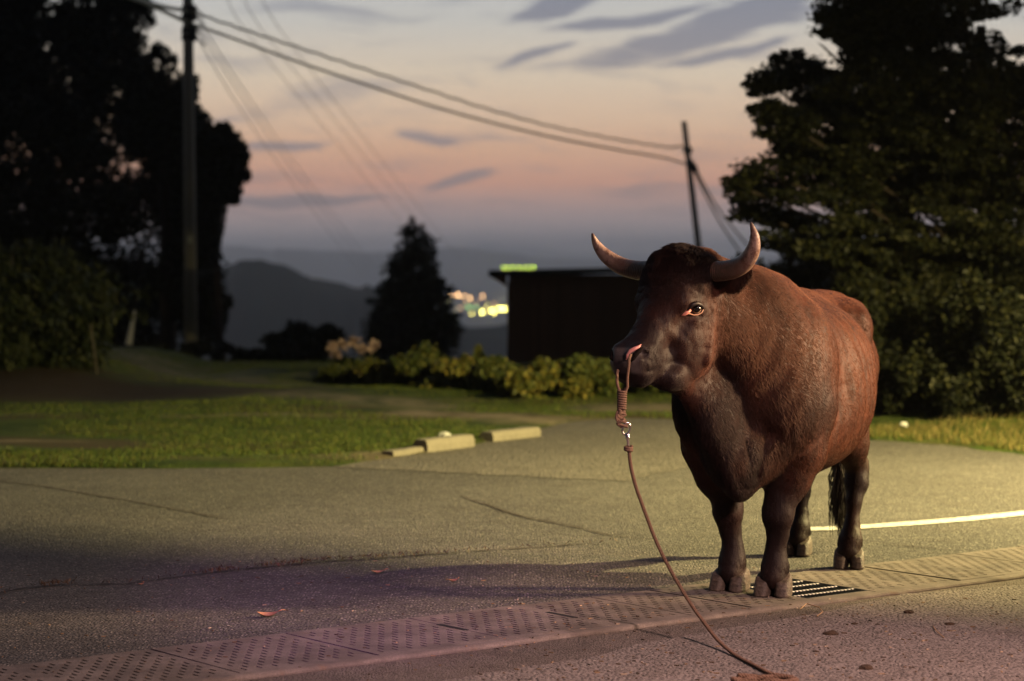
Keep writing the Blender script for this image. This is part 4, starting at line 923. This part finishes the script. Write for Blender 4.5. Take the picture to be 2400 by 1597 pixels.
def stake(a,b,r_,lbl,m_=None):
    a=P(*a); b=P(*b); z=gz(b.x,b.y)-.05; q=MB(); q.tube([Vector((0,0,z-b.z)),Vector((0,0,0)),a-b],[r_,r_,r_*.9],8); o=q.build('stake',m_ or mat('stake_wood',(.07,.06,.045),.8)); o.location=b; return tag(o,lbl,'stake')
stake((212,760,25.6),(233,918,25.6),.012,'thin pale stake leaning at the right side of the drooping shrub')
gw=tag(empty('guy_wire',lb(302,36)),'pale sleeved guy wire standing in the dark left of the tall pole','guy wire')
m=MB(); a=P(316,728,36)-gw.location; b=P(302,805,36)-gw.location; m.tube([a,b,b+Vector((0,0,-.4))],[.02,.05,.05],8); m.build('sleeve',mat('sleeve',(.5,.5,.47),.6),gw)
m=MB(); m.tube([a,P(330,640,37)-gw.location,P(420,200,37.8)-gw.location],.006,6); m.build('wire',M_bark,gw)
# conical cedar
YC=52.0; cb=P(965,850,YC)
cc=[]; r=random.Random(4)
prof=[(524,7),(536,18),(548,32),(575,46),(605,56),(635,64),(665,72),(695,84),(725,94),(755,104),(785,108),(812,104),(840,92)]
for v,hw_ in prof:
    nloc=max(2,int(hw_/13)); k=YC/FPX; cc.append((P(967,v,YC),((hw_*.5+3)*k,(hw_*.5+3)*k,(hw_*.25+14)*k)))
    for i in range(nloc):
        a=2*math.pi*i/nloc+r.random(); q=hw_*.68; c=P(965+q*math.cos(a)+(5 if v<600 else 0),v+r.uniform(-9,9),YC+q*math.sin(a)*YC/FPX); k=YC/FPX; s=hw_*.40+5
        cc.append((c,(s*k,s*k,(s*.62+5)*k)))
tree('cedar_tree',(cb.x,YC,-4.2),'dark conical tree in front of the valley, a light showing through it',cc,42000,.095,M_dark,.14,8,gap=.10,gscale=(2.0,2.0,2.6),limbs=False,trunk_top=P(968,545,YC))
# dark low shrub left of the cedar
def shrub(name,u,v0,v1,ru,Y,label,lm,n,lsize,seed,gap=.1,nc=9,group=None,flat=.1,aspect=.55):
    x=P(u,v1,Y).x; b=(x,Y,P(u,v1,Y).z-.15); r=random.Random(seed); lst=[]
    for i in range(nc):
        a=r.uniform(-1,1); h=r.random(); hh=(v1-v0); cv_=v1-hh*(.16+.66*h*(1-.3*abs(a))); lst.append((u+a*ru*.72,cv_,ru*r.uniform(.30,.46),hh*r.uniform(.14,.24)))
    root=tag(empty(name,b),label,'shrub',group); base=Vector(b)
    cl=[(c-base,s) for c,s in px_clumps(lst,Y,.9)]
    C=clump_points(cl,n,seed,gap,(3,3,3),.5); link('foliage',leaf_mesh('foliage',C,lsize,aspect,flat,seed),lm,root)
    for i,(c,s) in enumerate(cl[:6]): m=MB(); m.tube([Vector((c.x*.15,c.y*.15,0)),Vector((c.x*.6,c.y*.6,c.z*.6)),c],[.018,.012,.005],5); m.build('stem',M_bark,root)
    return root
shrub('dark_shrub',705,738,880,92,42,'dark spreading shrub left of the conical tree',M_dark,5200,.13,11,.12,12)
shrub('dark_shrub',600,800,870,60,40,'low dark weeds at the foot of the near hill, right of the tall pole',M_dark,1800,.11,12,.1)
shrub('dark_shrub',480,790,850,70,36,'low weeds around the foot of the tall pole',M_dark2,2400,.10,13,.1)
shrub('dark_shrub',340,800,850,90,34,'low dark weeds between the drooping shrub and the tall pole',M_dark2,2600,.10,14,.1)
HG='hedge shrubs along the back of the lawn'
HS=[(815,838,925,62,27.5,M_hedge2,2300,'leftmost hedge shrub, dull green, under the pale flower heads'),(905,832,930,62,26.5,M_hedge,2300,'second hedge shrub from the left, in front of the conical tree'),(985,822,935,66,26.0,M_hedge2,2500,'hedge shrub in front of the right half of the conical tree'),(1075,836,940,62,25.2,M_hedge,2400,'yellowing hedge shrub below the town lights'),(1160,850,945,60,24.6,M_hedge2,2300,'green hedge shrub at the left corner of the hut'),(1215,858,950,48,24.0,M_hedge2,1700,'low dark hedge shrub just left of the brightest yellow one'),(1287,832,955,70,23.6,M_hedge,3300,'brightest yellow leaved hedge shrub below the hut'),(1385,822,948,66,24.0,M_hedge2,2600,'dark green hedge shrub left of the bull\'s muzzle'),(1470,850,945,70,24.4,M_hedge2,2200,'hedge shrub behind the bull\'s chin'),(1565,840,945,80,25,M_hedge2,2200,'hedge shrub mostly hidden behind the bull\'s neck')]
for i,(u,v0,v1,ru,Y,lm,n,lb_) in enumerate(HS): shrub('hedge_shrub',u,v0-8-(i%3)*6,v1,ru*1.3,Y,lb_,lm,int(n*4.5),.062,20+i,.10,17,HG)
# pale flower heads, tall stalk
for i,(u,v,lb_) in enumerate([(780,812,'pale pink flower head at the far left of the cluster'),(803,806,'pale pink flower head second from the left of the cluster'),(828,800,'tallest pale flower head, in the middle of the cluster'),(848,818,'pale pink flower head right of the tallest one'),(876,812,'pale flower head at the right end of the cluster'),(788,830,'lowest pale flower head at the left')]):
    Y=27.2+.1*i; c=P(u,v,Y); b=Vector((c.x,Y,gz(c.x,Y))); root=tag(empty('flower_head',b),lb_,'flower','pale flower heads left of the conical tree')
    C=np.array(c-b)+np.random.default_rng(i).normal(size=(90,3))*.026; link('petals',leaf_mesh('petals',C,.050,.8,0,i),M_flower,root)
    m=MB(); m.tube([(0,0,0),(c-b)*.6+Vector((.02,0,0)),c-b],.007,5); m.build('stem',M_shr,root)
shrub('tall_weed',1122,798,900,16,27,'tall thin weed sticking up between the conical tree and the hut',M_hedge2,260,.10,40,0,4)
# trees on the right
YT=22.0
R1=[(1985,25,85,75),(2080,60,120,90),(1930,110,60,45),(1860,165,72,42),(1795,195,52,36),(1800,262,50,30),(1850,290,80,40),(1930,230,90,60),(2040,180,110,70),(2150,90,120,100),(2280,60,140,110),(2380,150,110,120),(2200,210,120,70),(1960,340,90,40),(1870,350,75,36),(2080,300,110,50),(2200,330,110,60),(2330,300,110,80),
    (1760,395,48,30),(1730,435,38,28),(1790,445,75,40),(1880,440,90,45),(1980,450,90,45),(2090,440,100,45),(2220,440,110,55),(2350,440,100,70),(1770,500,60,26),(1860,520,70,24),(1960,530,80,28),(2080,520,90,40),(2200,540,110,50),(2330,560,110,70),(2220,600,90,50),(2460,300,140,300),(1830,565,70,26),(1920,580,90,30),(2020,590,100,36),(2130,600,110,44),(2260,640,120,60),(2370,660,110,80),(1900,395,110,40),(2040,370,110,45),(2150,390,110,50),(2270,380,110,60),(2120,260,110,55),(2000,270,100,50),(2300,200,120,80),(2020,110,100,60),(2250,-70,240,90)]
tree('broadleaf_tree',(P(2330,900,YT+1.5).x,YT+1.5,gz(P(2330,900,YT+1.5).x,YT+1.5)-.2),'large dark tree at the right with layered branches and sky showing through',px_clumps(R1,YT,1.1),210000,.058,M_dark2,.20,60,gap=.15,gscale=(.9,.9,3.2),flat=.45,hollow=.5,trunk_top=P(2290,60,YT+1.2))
RS=[(2225,780,1018,80,20.6,'low dark bush on the verge between the bull and the right edge'),(2345,800,1042,80,19.9,'low dark bush on the verge close to the right edge'),(1865,540,780,110,24.8,'dark bush seen between the horn and the tree branches'),(1975,530,780,110,24.6,'dark bush closing the gap under the lowest branches'),(1800,560,1000,90,23.5,'dark bush under the tree, directly behind the bull\'s neck'),(1905,600,1000,100,22.5,'dark bush behind the bull\'s back'),(2010,570,995,110,22,'dark bush rising behind the bull\'s rump'),(2120,600,995,100,21.2,'dark bush just right of the bull\'s rump'),(2215,640,1010,90,20.4,'dark bush in the middle of the right bank'),(2300,600,1035,100,20.2,'dark bush with yellow flecks near the right edge'),(2400,620,1052,110,19.6,'dark bush cut by the right edge of the picture'),(1730,590,1000,70,25,'dark bush farthest left, between the bull\'s head and neck'),(2180,540,800,130,23.5,'dark upper bush filling the gap under the tree branches'),(2340,500,820,130,23,'dark upper bush at the right edge under the tree'),(2000,640,860,130,24,'dark upper bush behind the bull\'s hips'),(2090,760,990,70,20.8,'dark bush low on the bank beside the bull\'s flank')]
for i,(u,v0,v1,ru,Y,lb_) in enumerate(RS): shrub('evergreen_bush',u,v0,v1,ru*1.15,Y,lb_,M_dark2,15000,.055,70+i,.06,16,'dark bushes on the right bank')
# grass: lawn and verge
def grass(name,n,xr,yr,hh,seed,emin,emax,cols,pred=None,zoff=0):
    r=np.random.default_rng(seed); x=r.uniform(*xr,n); y=yr[0]+(yr[1]-yr[0])*r.random(n)**1.5; e=edge_dist(x,y); k=(e>emin)&(e<emax)
    v=vnoise(np.stack([x*.9,y*.5,0*x],1),1.0,seed); k&=(v>-.35+.5*r.random(n)-.3)
    if pred is not None: k&=pred(x,y)
    x,y=x[k],y[k]; z=ground_z(x,y)-.01; n=len(x); a=r.uniform(0,2*math.pi,n); h=hh*(.45+.9*r.random(n)); w_=.0024+.003*r.random(n); ln=r.uniform(.1,.7,n)*h; la=r.uniform(0,2*math.pi,n)
    Vv=np.stack([np.stack([x-np.cos(a)*w_,y-np.sin(a)*w_,z],1),np.stack([x+np.cos(a)*w_,y+np.sin(a)*w_,z],1),np.stack([x+ln*np.cos(la),y+ln*np.sin(la),z+h],1)],1).reshape(-1,3)
    me=npmesh(name,Vv,np.arange(3*n).reshape(-1,3)); add_attr(me,'tint',np.repeat(r.random(n),3)); o=link(name,me,cols); return o
M_grass=leafmat('grass_blade',(.024,.042,.008),(.055,.085,.013),(.12,.11,.03))
M_dry=leafmat('dry_grass_blade',(.05,.055,.012),(.10,.085,.026),(.18,.13,.05))
tag(grass('lawn_grass',300000,(-6.5,3.2),(15.4,33),.034,101,.0,40,M_grass,lambda x,y:(x<3.2)&(soil(x,y)<.35)&(worn(x,y)<.35+.4*rng.random(len(x)))),'short green lawn beyond the road','grass',kind='stuff')
tag(grass('verge_grass',90000,(2.4,9),(14.5,24),.065,102,.05,1.5,M_dry,lambda x,y:x>2.4),'dry yellow green grass on the verge under the dark bushes','grass',kind='stuff')
# ------------------------------------------------------------------ wheel stops, plank, stone
def bevel_bar(name,L,W_,H_,m,seed):
    r=random.Random(seed); mb=MB(); n=10; prof=[(-W_/2,0),(-W_/2,H_*.55),(-W_/2*.78,H_*.93),(-W_/2*.6,H_),(W_/2*.6,H_),(W_/2*.78,H_*.93),(W_/2,H_*.55),(W_/2,0)]; k=len(prof); V=[]
    for i in range(n+1):
        t=i/n; e=.012 if i in(0,n) else 0
        for y,z in prof: V.append(((t-.5)*L,y*(1-e*3)+r.uniform(-.001,.001),max(0,z*(1-e*2)+r.uniform(-.001,.001)) if z else -.02))
    F=[(i*k+j,(i+1)*k+j,(i+1)*k+j+1,i*k+j+1) for i in range(n) for j in range(k-1)]+[tuple(range(k)),tuple(n*k+j for j in range(k-1,-1,-1))]
    mb.add(V,F); return mb.build(name,m)
def stopmat(t,bs):
    co=objco(t); n=t.noise(co,14,5,.65); t.setin(bs.inputs['Base Color'],t.mix(n,(.11,.10,.08),(.23,.205,.16))); bump(t,bs,t.noise(co,60,4,.6),.5,.004)
M_stop=mat('stop_concrete',build=stopmat,rough=.9)
def wstop(a,b,H_,lb_,seed):
    a=G(*a); b=G(*b); L=(b-a).length; rz=math.atan2((b-a).y,(b-a).x); o=bevel_bar('wheel_stop',L,.14,H_,M_stop,seed); c=(a+b)/2; nn=Vector((-math.sin(rz),math.cos(rz),0)); o.location=c+nn*.07+Vector((0,0,.003)); o.rotation_euler=(0,0,rz); return tag(o,lb_,'wheel stop','concrete wheel stops at the lawn edge')
wstop((1003,1061),(1113,1047),.092,'nearer concrete wheel stop, on the left at the lawn edge',1)
wstop((1157,1036),(1268,1023),.075,'farther concrete wheel stop, on the right beside the gravel',2)
a,b=G(908,1072),G(985,1060); o=bevel_bar('edging_slab',(b-a).length,.10,.022,M_stop,3); o.location=(a+b)/2+Vector((0,.04,.02)); o.rotation_euler=(0,0,math.atan2((b-a).y,(b-a).x)); tag(o,'thin flat concrete edging slab left of the nearer wheel stop','edging slab')
def rock(name,c,s,seed,m,sc=(1,1,.7)):
    v,fc=sphere((0,0,0),1,14,9); v=np.array(v); d=1+.28*vnoise(v+seed*3.1,1.6,seed)+.12*vnoise(v,4,seed+1); v=v*d[:,None]*np.array(sc)*s; v[:,2]+=s*sc[2]*.55
    o=link(name,mesh(name,v,fc),m,None,False); o.location=c; return o
g=P(1044,1028,18.2); tag(rock('white_stone',(g.x,18.2,gz(g.x,18.2)-.01),.055,3,mat('pale_stone',(.42,.42,.40),.8),(1.1,.9,.7)),'small white stone on the grass behind the nearer wheel stop','stone')
g=P(2118,992,19.0); tag(rock('white_stone',(g.x,19.0,gz(g.x,19.0)+.03),.035,4,mat('pale_stone',(.42,.42,.40),.8)),'tiny white stone on the verge right of the bull','stone')
# ------------------------------------------------------------------ litter on the ground
M_leafdry=mat('dry_leaf',build=lambda t,b:t.setin(b.inputs['Base Color'],t.mix(t.noise(objco(t),60,4,.6),(.26,.12,.06),(.40,.21,.12))),rough=.7)
def dryleaf(u,v,L,rz,lb_,curl=.25):
    p=G(u,v); m=MB(); n=10; rows=[]
    for i in range(n+1):
        t=i/n; w_=math.sin(math.pi*min(1,t*1.02))**.8*.34*L+.0006
        zc=curl*L*(2*t-1)**2
        rows.append([((t-.5)*L,-w_,zc+.10*L*(w_/(.34*L))),((t-.5)*L,0,zc),((t-.5)*L,w_,zc+.16*L*(w_/(.34*L)))])
    m.add([q for rw in rows for q in rw],[(i*3+j,(i+1)*3+j,(i+1)*3+j+1,i*3+j+1) for i in range(n) for j in range(2)])
    m.tube([(L*.5,0,curl*L),(L*.72,.01,curl*L+.005),(L*.85,.03,curl*L)],[.0022,.0018,.0015],5)
    o=m.build('dry_leaf',M_leafdry,None,True); o.location=(p.x,p.y,.0); o.rotation_euler=(0,0,rz); return tag(o,lb_,'leaf')
dryleaf(627,1446,.085,.15,'curled orange dry leaf lying alone on the near road')
dryleaf(330,1371,.03,.8,'tiny orange leaf in the long road crack')
dryleaf(1062,1363,.045,.4,'small yellow leaf on the road near the end of the long crack')
dryleaf(885,1344,.06,.1,'small brown leaf lying against the long road crack')
M_dung=mat('dung',build=lambda t,b:(t.setin(b.inputs['Base Color'],t.mix(t.noise(objco(t),30,4,.6),(.018,.012,.008),(.06,.036,.02))),bump(t,b,t.noise(objco(t),70,3,.6),.6,.006))[0],rough=.9)
DG=[(1947,1487,.030,'largest dark dung clump on the near apron'),(2002,1463,.016,'small dark clump right of the largest dung clump'),(2130,1437,.026,'dark flattened clump up the apron near the right side'),(2226,1464,.022,'dark clump farthest right on the apron'),(2030,1568,.030,'reddish brown clump near the bottom edge of the apron'),(1913,1528,.015,'tiny orange brown clump in the middle of the apron'),(1441,1567,.0,''),(1700,1427,.014,'tiny clump on the drain covers left of the hooves')]
for i,(u,v,s,lb_) in enumerate(DG):
    if s==0: continue
    p=G(u,v,-.003); tag(rock('dung_clump',(p.x,p.y,p.z-.004),s*.72,60+i,M_dung,(1.2,1,.55)),lb_,'dung','scattered dung clumps')
M_straw=mat('straw',(.34,.22,.12),.8)
def straw(uv,lb_,r_=.0022,z=-.004):
    pts=[G(u,v,z) for u,v in uv]; b=pts[0]; m=MB(); m.tube([q-b+Vector((0,0,.004+.006*(i%2))) for i,q in enumerate(pts)],r_,5); o=m.build('straw',M_straw); o.location=b; return tag(o,lb_,'straw')
straw([(1876,1430),(1890,1421),(1920,1426),(1928,1440),(1915,1447)],'curved straw stalk lying against the drain kerb')
straw([(2187,1470),(2194,1484),(2212,1497)],'thin bent straw on the apron at the right')
# fine litter: bits of straw and grit nobody would count
r=np.random.default_rng(77); m=MB()
for i in range(420):
    if i<240: u,v=r.uniform(1100,2400),r.uniform(1400,1597)
    else: u,v=r.uniform(0,2000),r.uniform(1300,1597)
    p=G(u,v,0); n_=(p-S0).dot(SN); z=0 if n_>0 else (-.016 if n_>-.14 else -.003); p=G(u,v,z); a=r.uniform(0,6.28); L=r.uniform(.006,.022); wv=r.uniform(.002,.005)
    m.box(p+Vector((0,0,.002)),(L/2,wv/2,.0015),rz=a)
tag(m.build('ground_litter',mat('litter',build=lambda t,b:t.setin(b.inputs['Base Color'],t.ramp(t.new('ShaderNodeNewGeometry').outputs['Random Per Island'],[(0,(.03,.02,.012)),(.5,(.12,.07,.035)),(.8,(.3,.2,.11)),(1,(.4,.32,.24))])),rough=.9)),'bits of straw and grit scattered on the ground','litter',kind='stuff')
# dry moss tufts growing in the long crack
r=np.random.default_rng(5); Cs=[];Ds=[]
seg=[i for i,p in enumerate(ck)]
for p in ck:
    u=1200+p.x/p.y*FPX
    dens=1.0 if (470<u<560 or 600<u<720 or 90<u<180) else (.55 if 640<u<1000 else .12)
    for q in range(int(26*dens)):
        if r.random()<.8: Cs.append((p.x+r.normal()*.02,p.y+r.normal()*.018,.008+abs(r.normal())*.008)); Ds.append((r.normal()*.7,r.normal()*.7,.8))
M_moss=leafmat('dry_moss',(.03,.018,.01),(.09,.05,.025),(.2,.12,.06))
tag(link('crack_moss',leaf_mesh('crack_moss',np.array(Cs),.026,.14,0,9,dirs=np.array(Ds)),M_moss),'dry brown moss growing along the long road crack','moss',kind='stuff')
# ------------------------------------------------------------------ lead rope
def ropemat(t,bs):
    co=objco(t); n=t.noise(co,120,4,.6); t.setin(bs.inputs['Base Color'],t.mix(n,(.065,.038,.026),(.18,.112,.078))); bs.inputs['Roughness'].default_value=.85; bump(t,bs,n,.4,.003)
M_rope=mat('rope_fibre',build=ropemat,spec=.15)
def crom(pts,n):
    out=[];k=len(pts)
    for t in np.linspace(0,k-1.0001,n):
        i=int(t);u=t-i;g=lambda j:pts[min(max(j,0),k-1)]
        out.append(.5*((2*g(i))+(g(i+1)-g(i-1))*u+(2*g(i-1)-5*g(i)+4*g(i+1)-g(i+2))*u*u+(3*g(i)-g(i-1)-3*g(i+1)+g(i+2))*u**3))
    return out
def twisted(path,R,strand,pitch,n,st=3):          # st strands laid round a path
    pts=crom(path,n); m=MB(); L=0; ph=[0]
    for a,b in zip(pts[:-1],pts[1:]): L+=(b-a).length; ph.append(2*math.pi*L/pitch)
    up_=Vector((0,1,0.01)); fr=[]
    for i in range(n):
        t=(pts[min(i+1,n-1)]-pts[max(i-1,0)]).normalized(); a=(up_-t*up_.dot(t)).normalized(); up_=a; fr.append((a,t.cross(a)))
    for s in range(st):
        m.tube([pts[i]+(fr[i][0]*math.cos(ph[i]+2*math.pi*s/st)+fr[i][1]*math.sin(ph[i]+2*math.pi*s/st))*R for i in range(n)],strand,6)
    return m
rb0=P(1472,1060,8.90); rope=tag(empty('lead_rope',(rb0.x,8.9,0)),'brown lead rope hanging from the bull\'s nose down to a coil on the ground','rope'); RO=rope.location
def RP(u,v,Y): return P(u,v,Y)-RO
YN=8.86
nz_l=P(1474,836,YN+.03); 
m=twisted([RP(1478,832,YN+.06),RP(1475,842,YN),RP(1473,862,YN-.01),RP(1470,890,YN-.01),RP(1470,908,YN-.01),RP(1462,922,YN-.01)],.0036,.0028,.020,90); m.build('nose_loop',M_rope,rope,True)
m=twisted([RP(1450,862,YN+.16),RP(1447,874,YN+.10),RP(1446,888,YN+.04),RP(1448,905,YN+.01),RP(1455,922,YN)],.0036,.0028,.020,80); m.build('nose_loop',M_rope,rope,True)
# wrapped part: helix
pts=[]
for i in range(330):
    t=i/329; a=t*2*math.pi*8.5; c=RP(1458-1*t,914+47*t,YN); rr=.0165-.002*t; pts.append(c+Vector((math.cos(a)*rr,math.sin(a)*rr,0)))
m=MB(); m.tube(pts,.0046,7); m.build('wrapping',M_rope,rope,True)
r=random.Random(3)
for q in range(3):
    base=[RP(1455+r.uniform(-8,8),960+i*6.5,YN-.008+.012*math.sin(i*2+q*2)) for i in range(6)]+[RP(1464,1001,YN)]
    twisted([b+Vector((.014*math.sin(i*1.9+q*2.1),0,0)) for i,b in enumerate(base)],.0028,.0036,.02,60).build('knot_strand',M_rope,rope,True)
twisted([RP(1448,962,YN-.01),RP(1444,975,YN-.02),RP(1446,988,YN-.02)],.002,.0026,.02,20).build('loose_end',M_rope,rope,True)
M_chrome=mat('plated_steel',(.75,.70,.68),.22,metal=1.0)
ring=[]; c=RP(1468,1005,YN)
for k in range(33):
    a=2*math.pi*k/32; ring.append(c+Vector((.0150*math.cos(a)+.004*math.sin(a),.004*math.cos(a),.0235*math.sin(a))))
m=MB(); m.tube(ring,.0040,8,cap=False); lk=m.build('chain_link',M_chrome,rope,True)
m=MB(); m.tube([RP(1470,1015,YN-.005),RP(1470.5,1021,YN-.005),RP(1471,1026,YN-.005),RP(1471,1029,YN-.005),RP(1471.5,1030,YN-.005),RP(1473,1045,YN),RP(1474,1050,YN)],[.0075,.0085,.0085,.006,.0055,.0052,.0045],10); m.build('swivel',M_chrome,rope,True)
m=MB(); m.tube([RP(1470.7,1023,YN-.005),RP(1471,1027,YN-.005)],.0105,10); m.build('swivel_collar',M_chrome,rope,True)
tk=[]
for i in range(60):
    a=i/59*2*math.pi*2.2; tk.append(RP(1473,1047+i*.17,YN)+Vector((.013*math.cos(a),.013*math.sin(a),0)))
m=MB(); m.tube(tk,.0062,8); m.build('knot',M_rope,rope,True)
path=[(1474,1052,YN),(1478,1090,YN),(1490,1140,YN-.01),(1505,1182,YN-.02),(1516,1212,YN-.04),(1531,1252,YN-.06),(1551,1297,YN-.10),(1572,1337,YN-.14),(1600,1385,YN-.21),(1626,1426,YN-.29),(1651,1460,YN-.38),(1682,1500,YN-.52),(1722,1540,YN-.70),(1768,1568,YN-.92),(1806,1582,YN-1.08)]
gp=[RP(*q) for q in path]
for q in gp: q.z=max(q.z,.004)
twisted(gp+[Vector((gp[-1].x+.03,gp[-1].y-.01,.0)),Vector((gp[-1].x+.07,gp[-1].y-.03,-.002))],.0046,.0034,.030,520).build('lead',M_rope,rope,True)
cc_=G(1790,1606,-.003)-RO; co=[]
for i in range(26):
    a=i/25*2*math.pi*2.4; rr=.075+.02*math.sin(i*1.3); co.append(cc_+Vector((rr*math.cos(a)*1.15,rr*math.sin(a)*.75-.03,.012+.012*(i/25)+.008*math.sin(i*2.1))))
twisted(co,.0046,.0052,.032,300).build('coil',M_rope,rope,True)
# tail (part of the bull)
tl=[Vector(q) for q in((-1.46,0,1.20),(-1.52,-.01,1.10),(-1.55,-.03,.90),(-1.55,-.05,.65),(-1.545,-.035,.45),(-1.54,-.025,.34))]
m=MB(); m.tube(crom(tl,24),list(np.interp(np.linspace(0,1,24),[0,.15,.6,1],[.045,.030,.022,.020])),10); tlo=m.build('tail',M_hide,bull,True)
M_switch=mat('tail_hair',(.020,.013,.011),.5,spec=.25)
m=MB(); r=random.Random(8)
for i in range(300):
    a=r.uniform(0,6.28); q=r.uniform(0,.026); s_=Vector((-1.54+q*math.cos(a),-.027+q*math.sin(a),r.uniform(.30,.50))); L=r.uniform(.16,.27); o1=Vector((r.gauss(0,.013),r.gauss(0,.013),0)); sw=r.gauss(0,.012)
    m.tube([s_,s_+o1*.9+Vector((0,sw,-L*.5)),s_+o1*1.1+Vector((sw,sw*.6,-L))],[.0028,.0024,.0006],4,cap=False)
m.build('switch',M_switch,tlo,True)
# ------------------------------------------------------------------ yard lamps out of view; hood and shield board added to shape the flood light
M_lampbody=mat('lamp_housing',(.10,.10,.10),.5,metal=.5)
def fixture(name,L,label):
    root=tag(empty(name,L.location),label,'lamp'); d=(L.matrix_world.to_quaternion() if False else L.rotation_euler.to_quaternion())@Vector((0,0,-1))
    m=MB(); m.tube([-d*.30,-d*.24,-d*.16],[.05,.17,.20],14); m.build('housing',M_lampbody,root,True)
    return root
f1=fixture('flood_lamp',L_flood,'flood lamp on a post beyond the right edge'); z=L_flood.location.z
m=MB(); m.tube([Vector((.35,-.2,.1)),Vector((.35,-.2,-z-.3))],.06,10); m.build('post',M_pole,f1)
m=MB(); m.tube([Vector((.35,-.2,.0)),Vector((.2,-.1,0))],.03,8); m.build('arm',M_lampbody,f1)
m=MB(); ns=40; dr=(L_flood.rotation_euler.to_quaternion()@Vector((0,0,-1))); a0=math.atan2(dr.y,dr.x); rad=.45; low=-math.tan(math.radians(HOOD_DEG))*rad; ring=[(rad*math.cos(a0-1.7+3.4*i/ns),rad*math.sin(a0-1.7+3.4*i/ns)) for i in range(ns+1)]
m.add([(x,y,low) for x,y in ring]+[(x*.55,y*.55,.34) for x,y in ring]+[(0,0,.40)],[(i,i+1,i+2+ns,i+1+ns) for i in range(ns)]+[(i+1+ns,i+2+ns,2*ns+2) for i in range(ns)]); m.build('hood',M_lampbody,f1)  # wide hood, added to keep the flood light off the trees
f2=fixture('porch_lamp',L_porch,'warm pink lamp overhead beside the camera')
f3=fixture('insect_lamp',L_purple,'violet insect lamp above the camera')
# unseen board, added to cut the flood light off the bull and yard in front
o_=Vector((FLOOD.x,FLOOD.y,0)); rel=CUT1-CUT0
aim=[CUT0-rel*3,CUT0-rel*.6,CUT0,CUT0+rel*.5,CUT1,CUT1+rel*.5]; low=[Vector((p.x*.6,p.y-9-.5*i,0)) for i,p in enumerate(aim)]
e_=[FLOOD+(p-FLOOD).normalized()*1.3-o_ for p in aim]; g_=[FLOOD+(p-FLOOD).normalized()*1.3-o_ for p in low]
aw=tag(empty('added_shield',o_),'bent board on posts, added out of view to cut the flood light','board'); k=len(aim)
m=MB(); m.add(e_+g_,[(i,i+1,i+1+k,i+k) for i in range(k-1)]); m.build('board',M_board,aw)
for p in(e_[-1],g_[-1]): m=MB(); m.tube([p,Vector((p.x,p.y,-.2))],.035,8); m.build('post',M_pole,aw)
f4=fixture('side_lamp',L_side,'warm work lamp on a stand beyond the right edge')
m=MB(); m.tube([Vector((.3,-.1,.05)),Vector((.3,-.1,-3.2))],.03,8); m.build('post',M_pole,f4)
for L,root in((L_flood,f1),(L_porch,f2),(L_purple,f3),(L_side,f4)):
    L.parent=root; L.location=(0,0,0)
# ------------------------------------------------------------------ evening haze
hz=MB(); hz.box((0,7500,-15),(11500,9500,175)); hob=hz.build('haze')
hm=bpy.data.materials.new('haze'); hm.use_nodes=True; ht=NT(hm.node_tree); ht.n.remove(ht.n['Principled BSDF'])
pv=ht.new('ShaderNodeVolumePrincipled'); pv.inputs['Color'].default_value=(.86,.89,.97,1); pv.inputs['Density'].default_value=HAZE; pv.inputs['Anisotropy'].default_value=.7
ht.link(pv.outputs[0],ht.n['Material Output'].inputs['Volume']); hob.data.materials.append(hm); tag(hob,'thin evening haze over the valley','haze',kind='stuff')
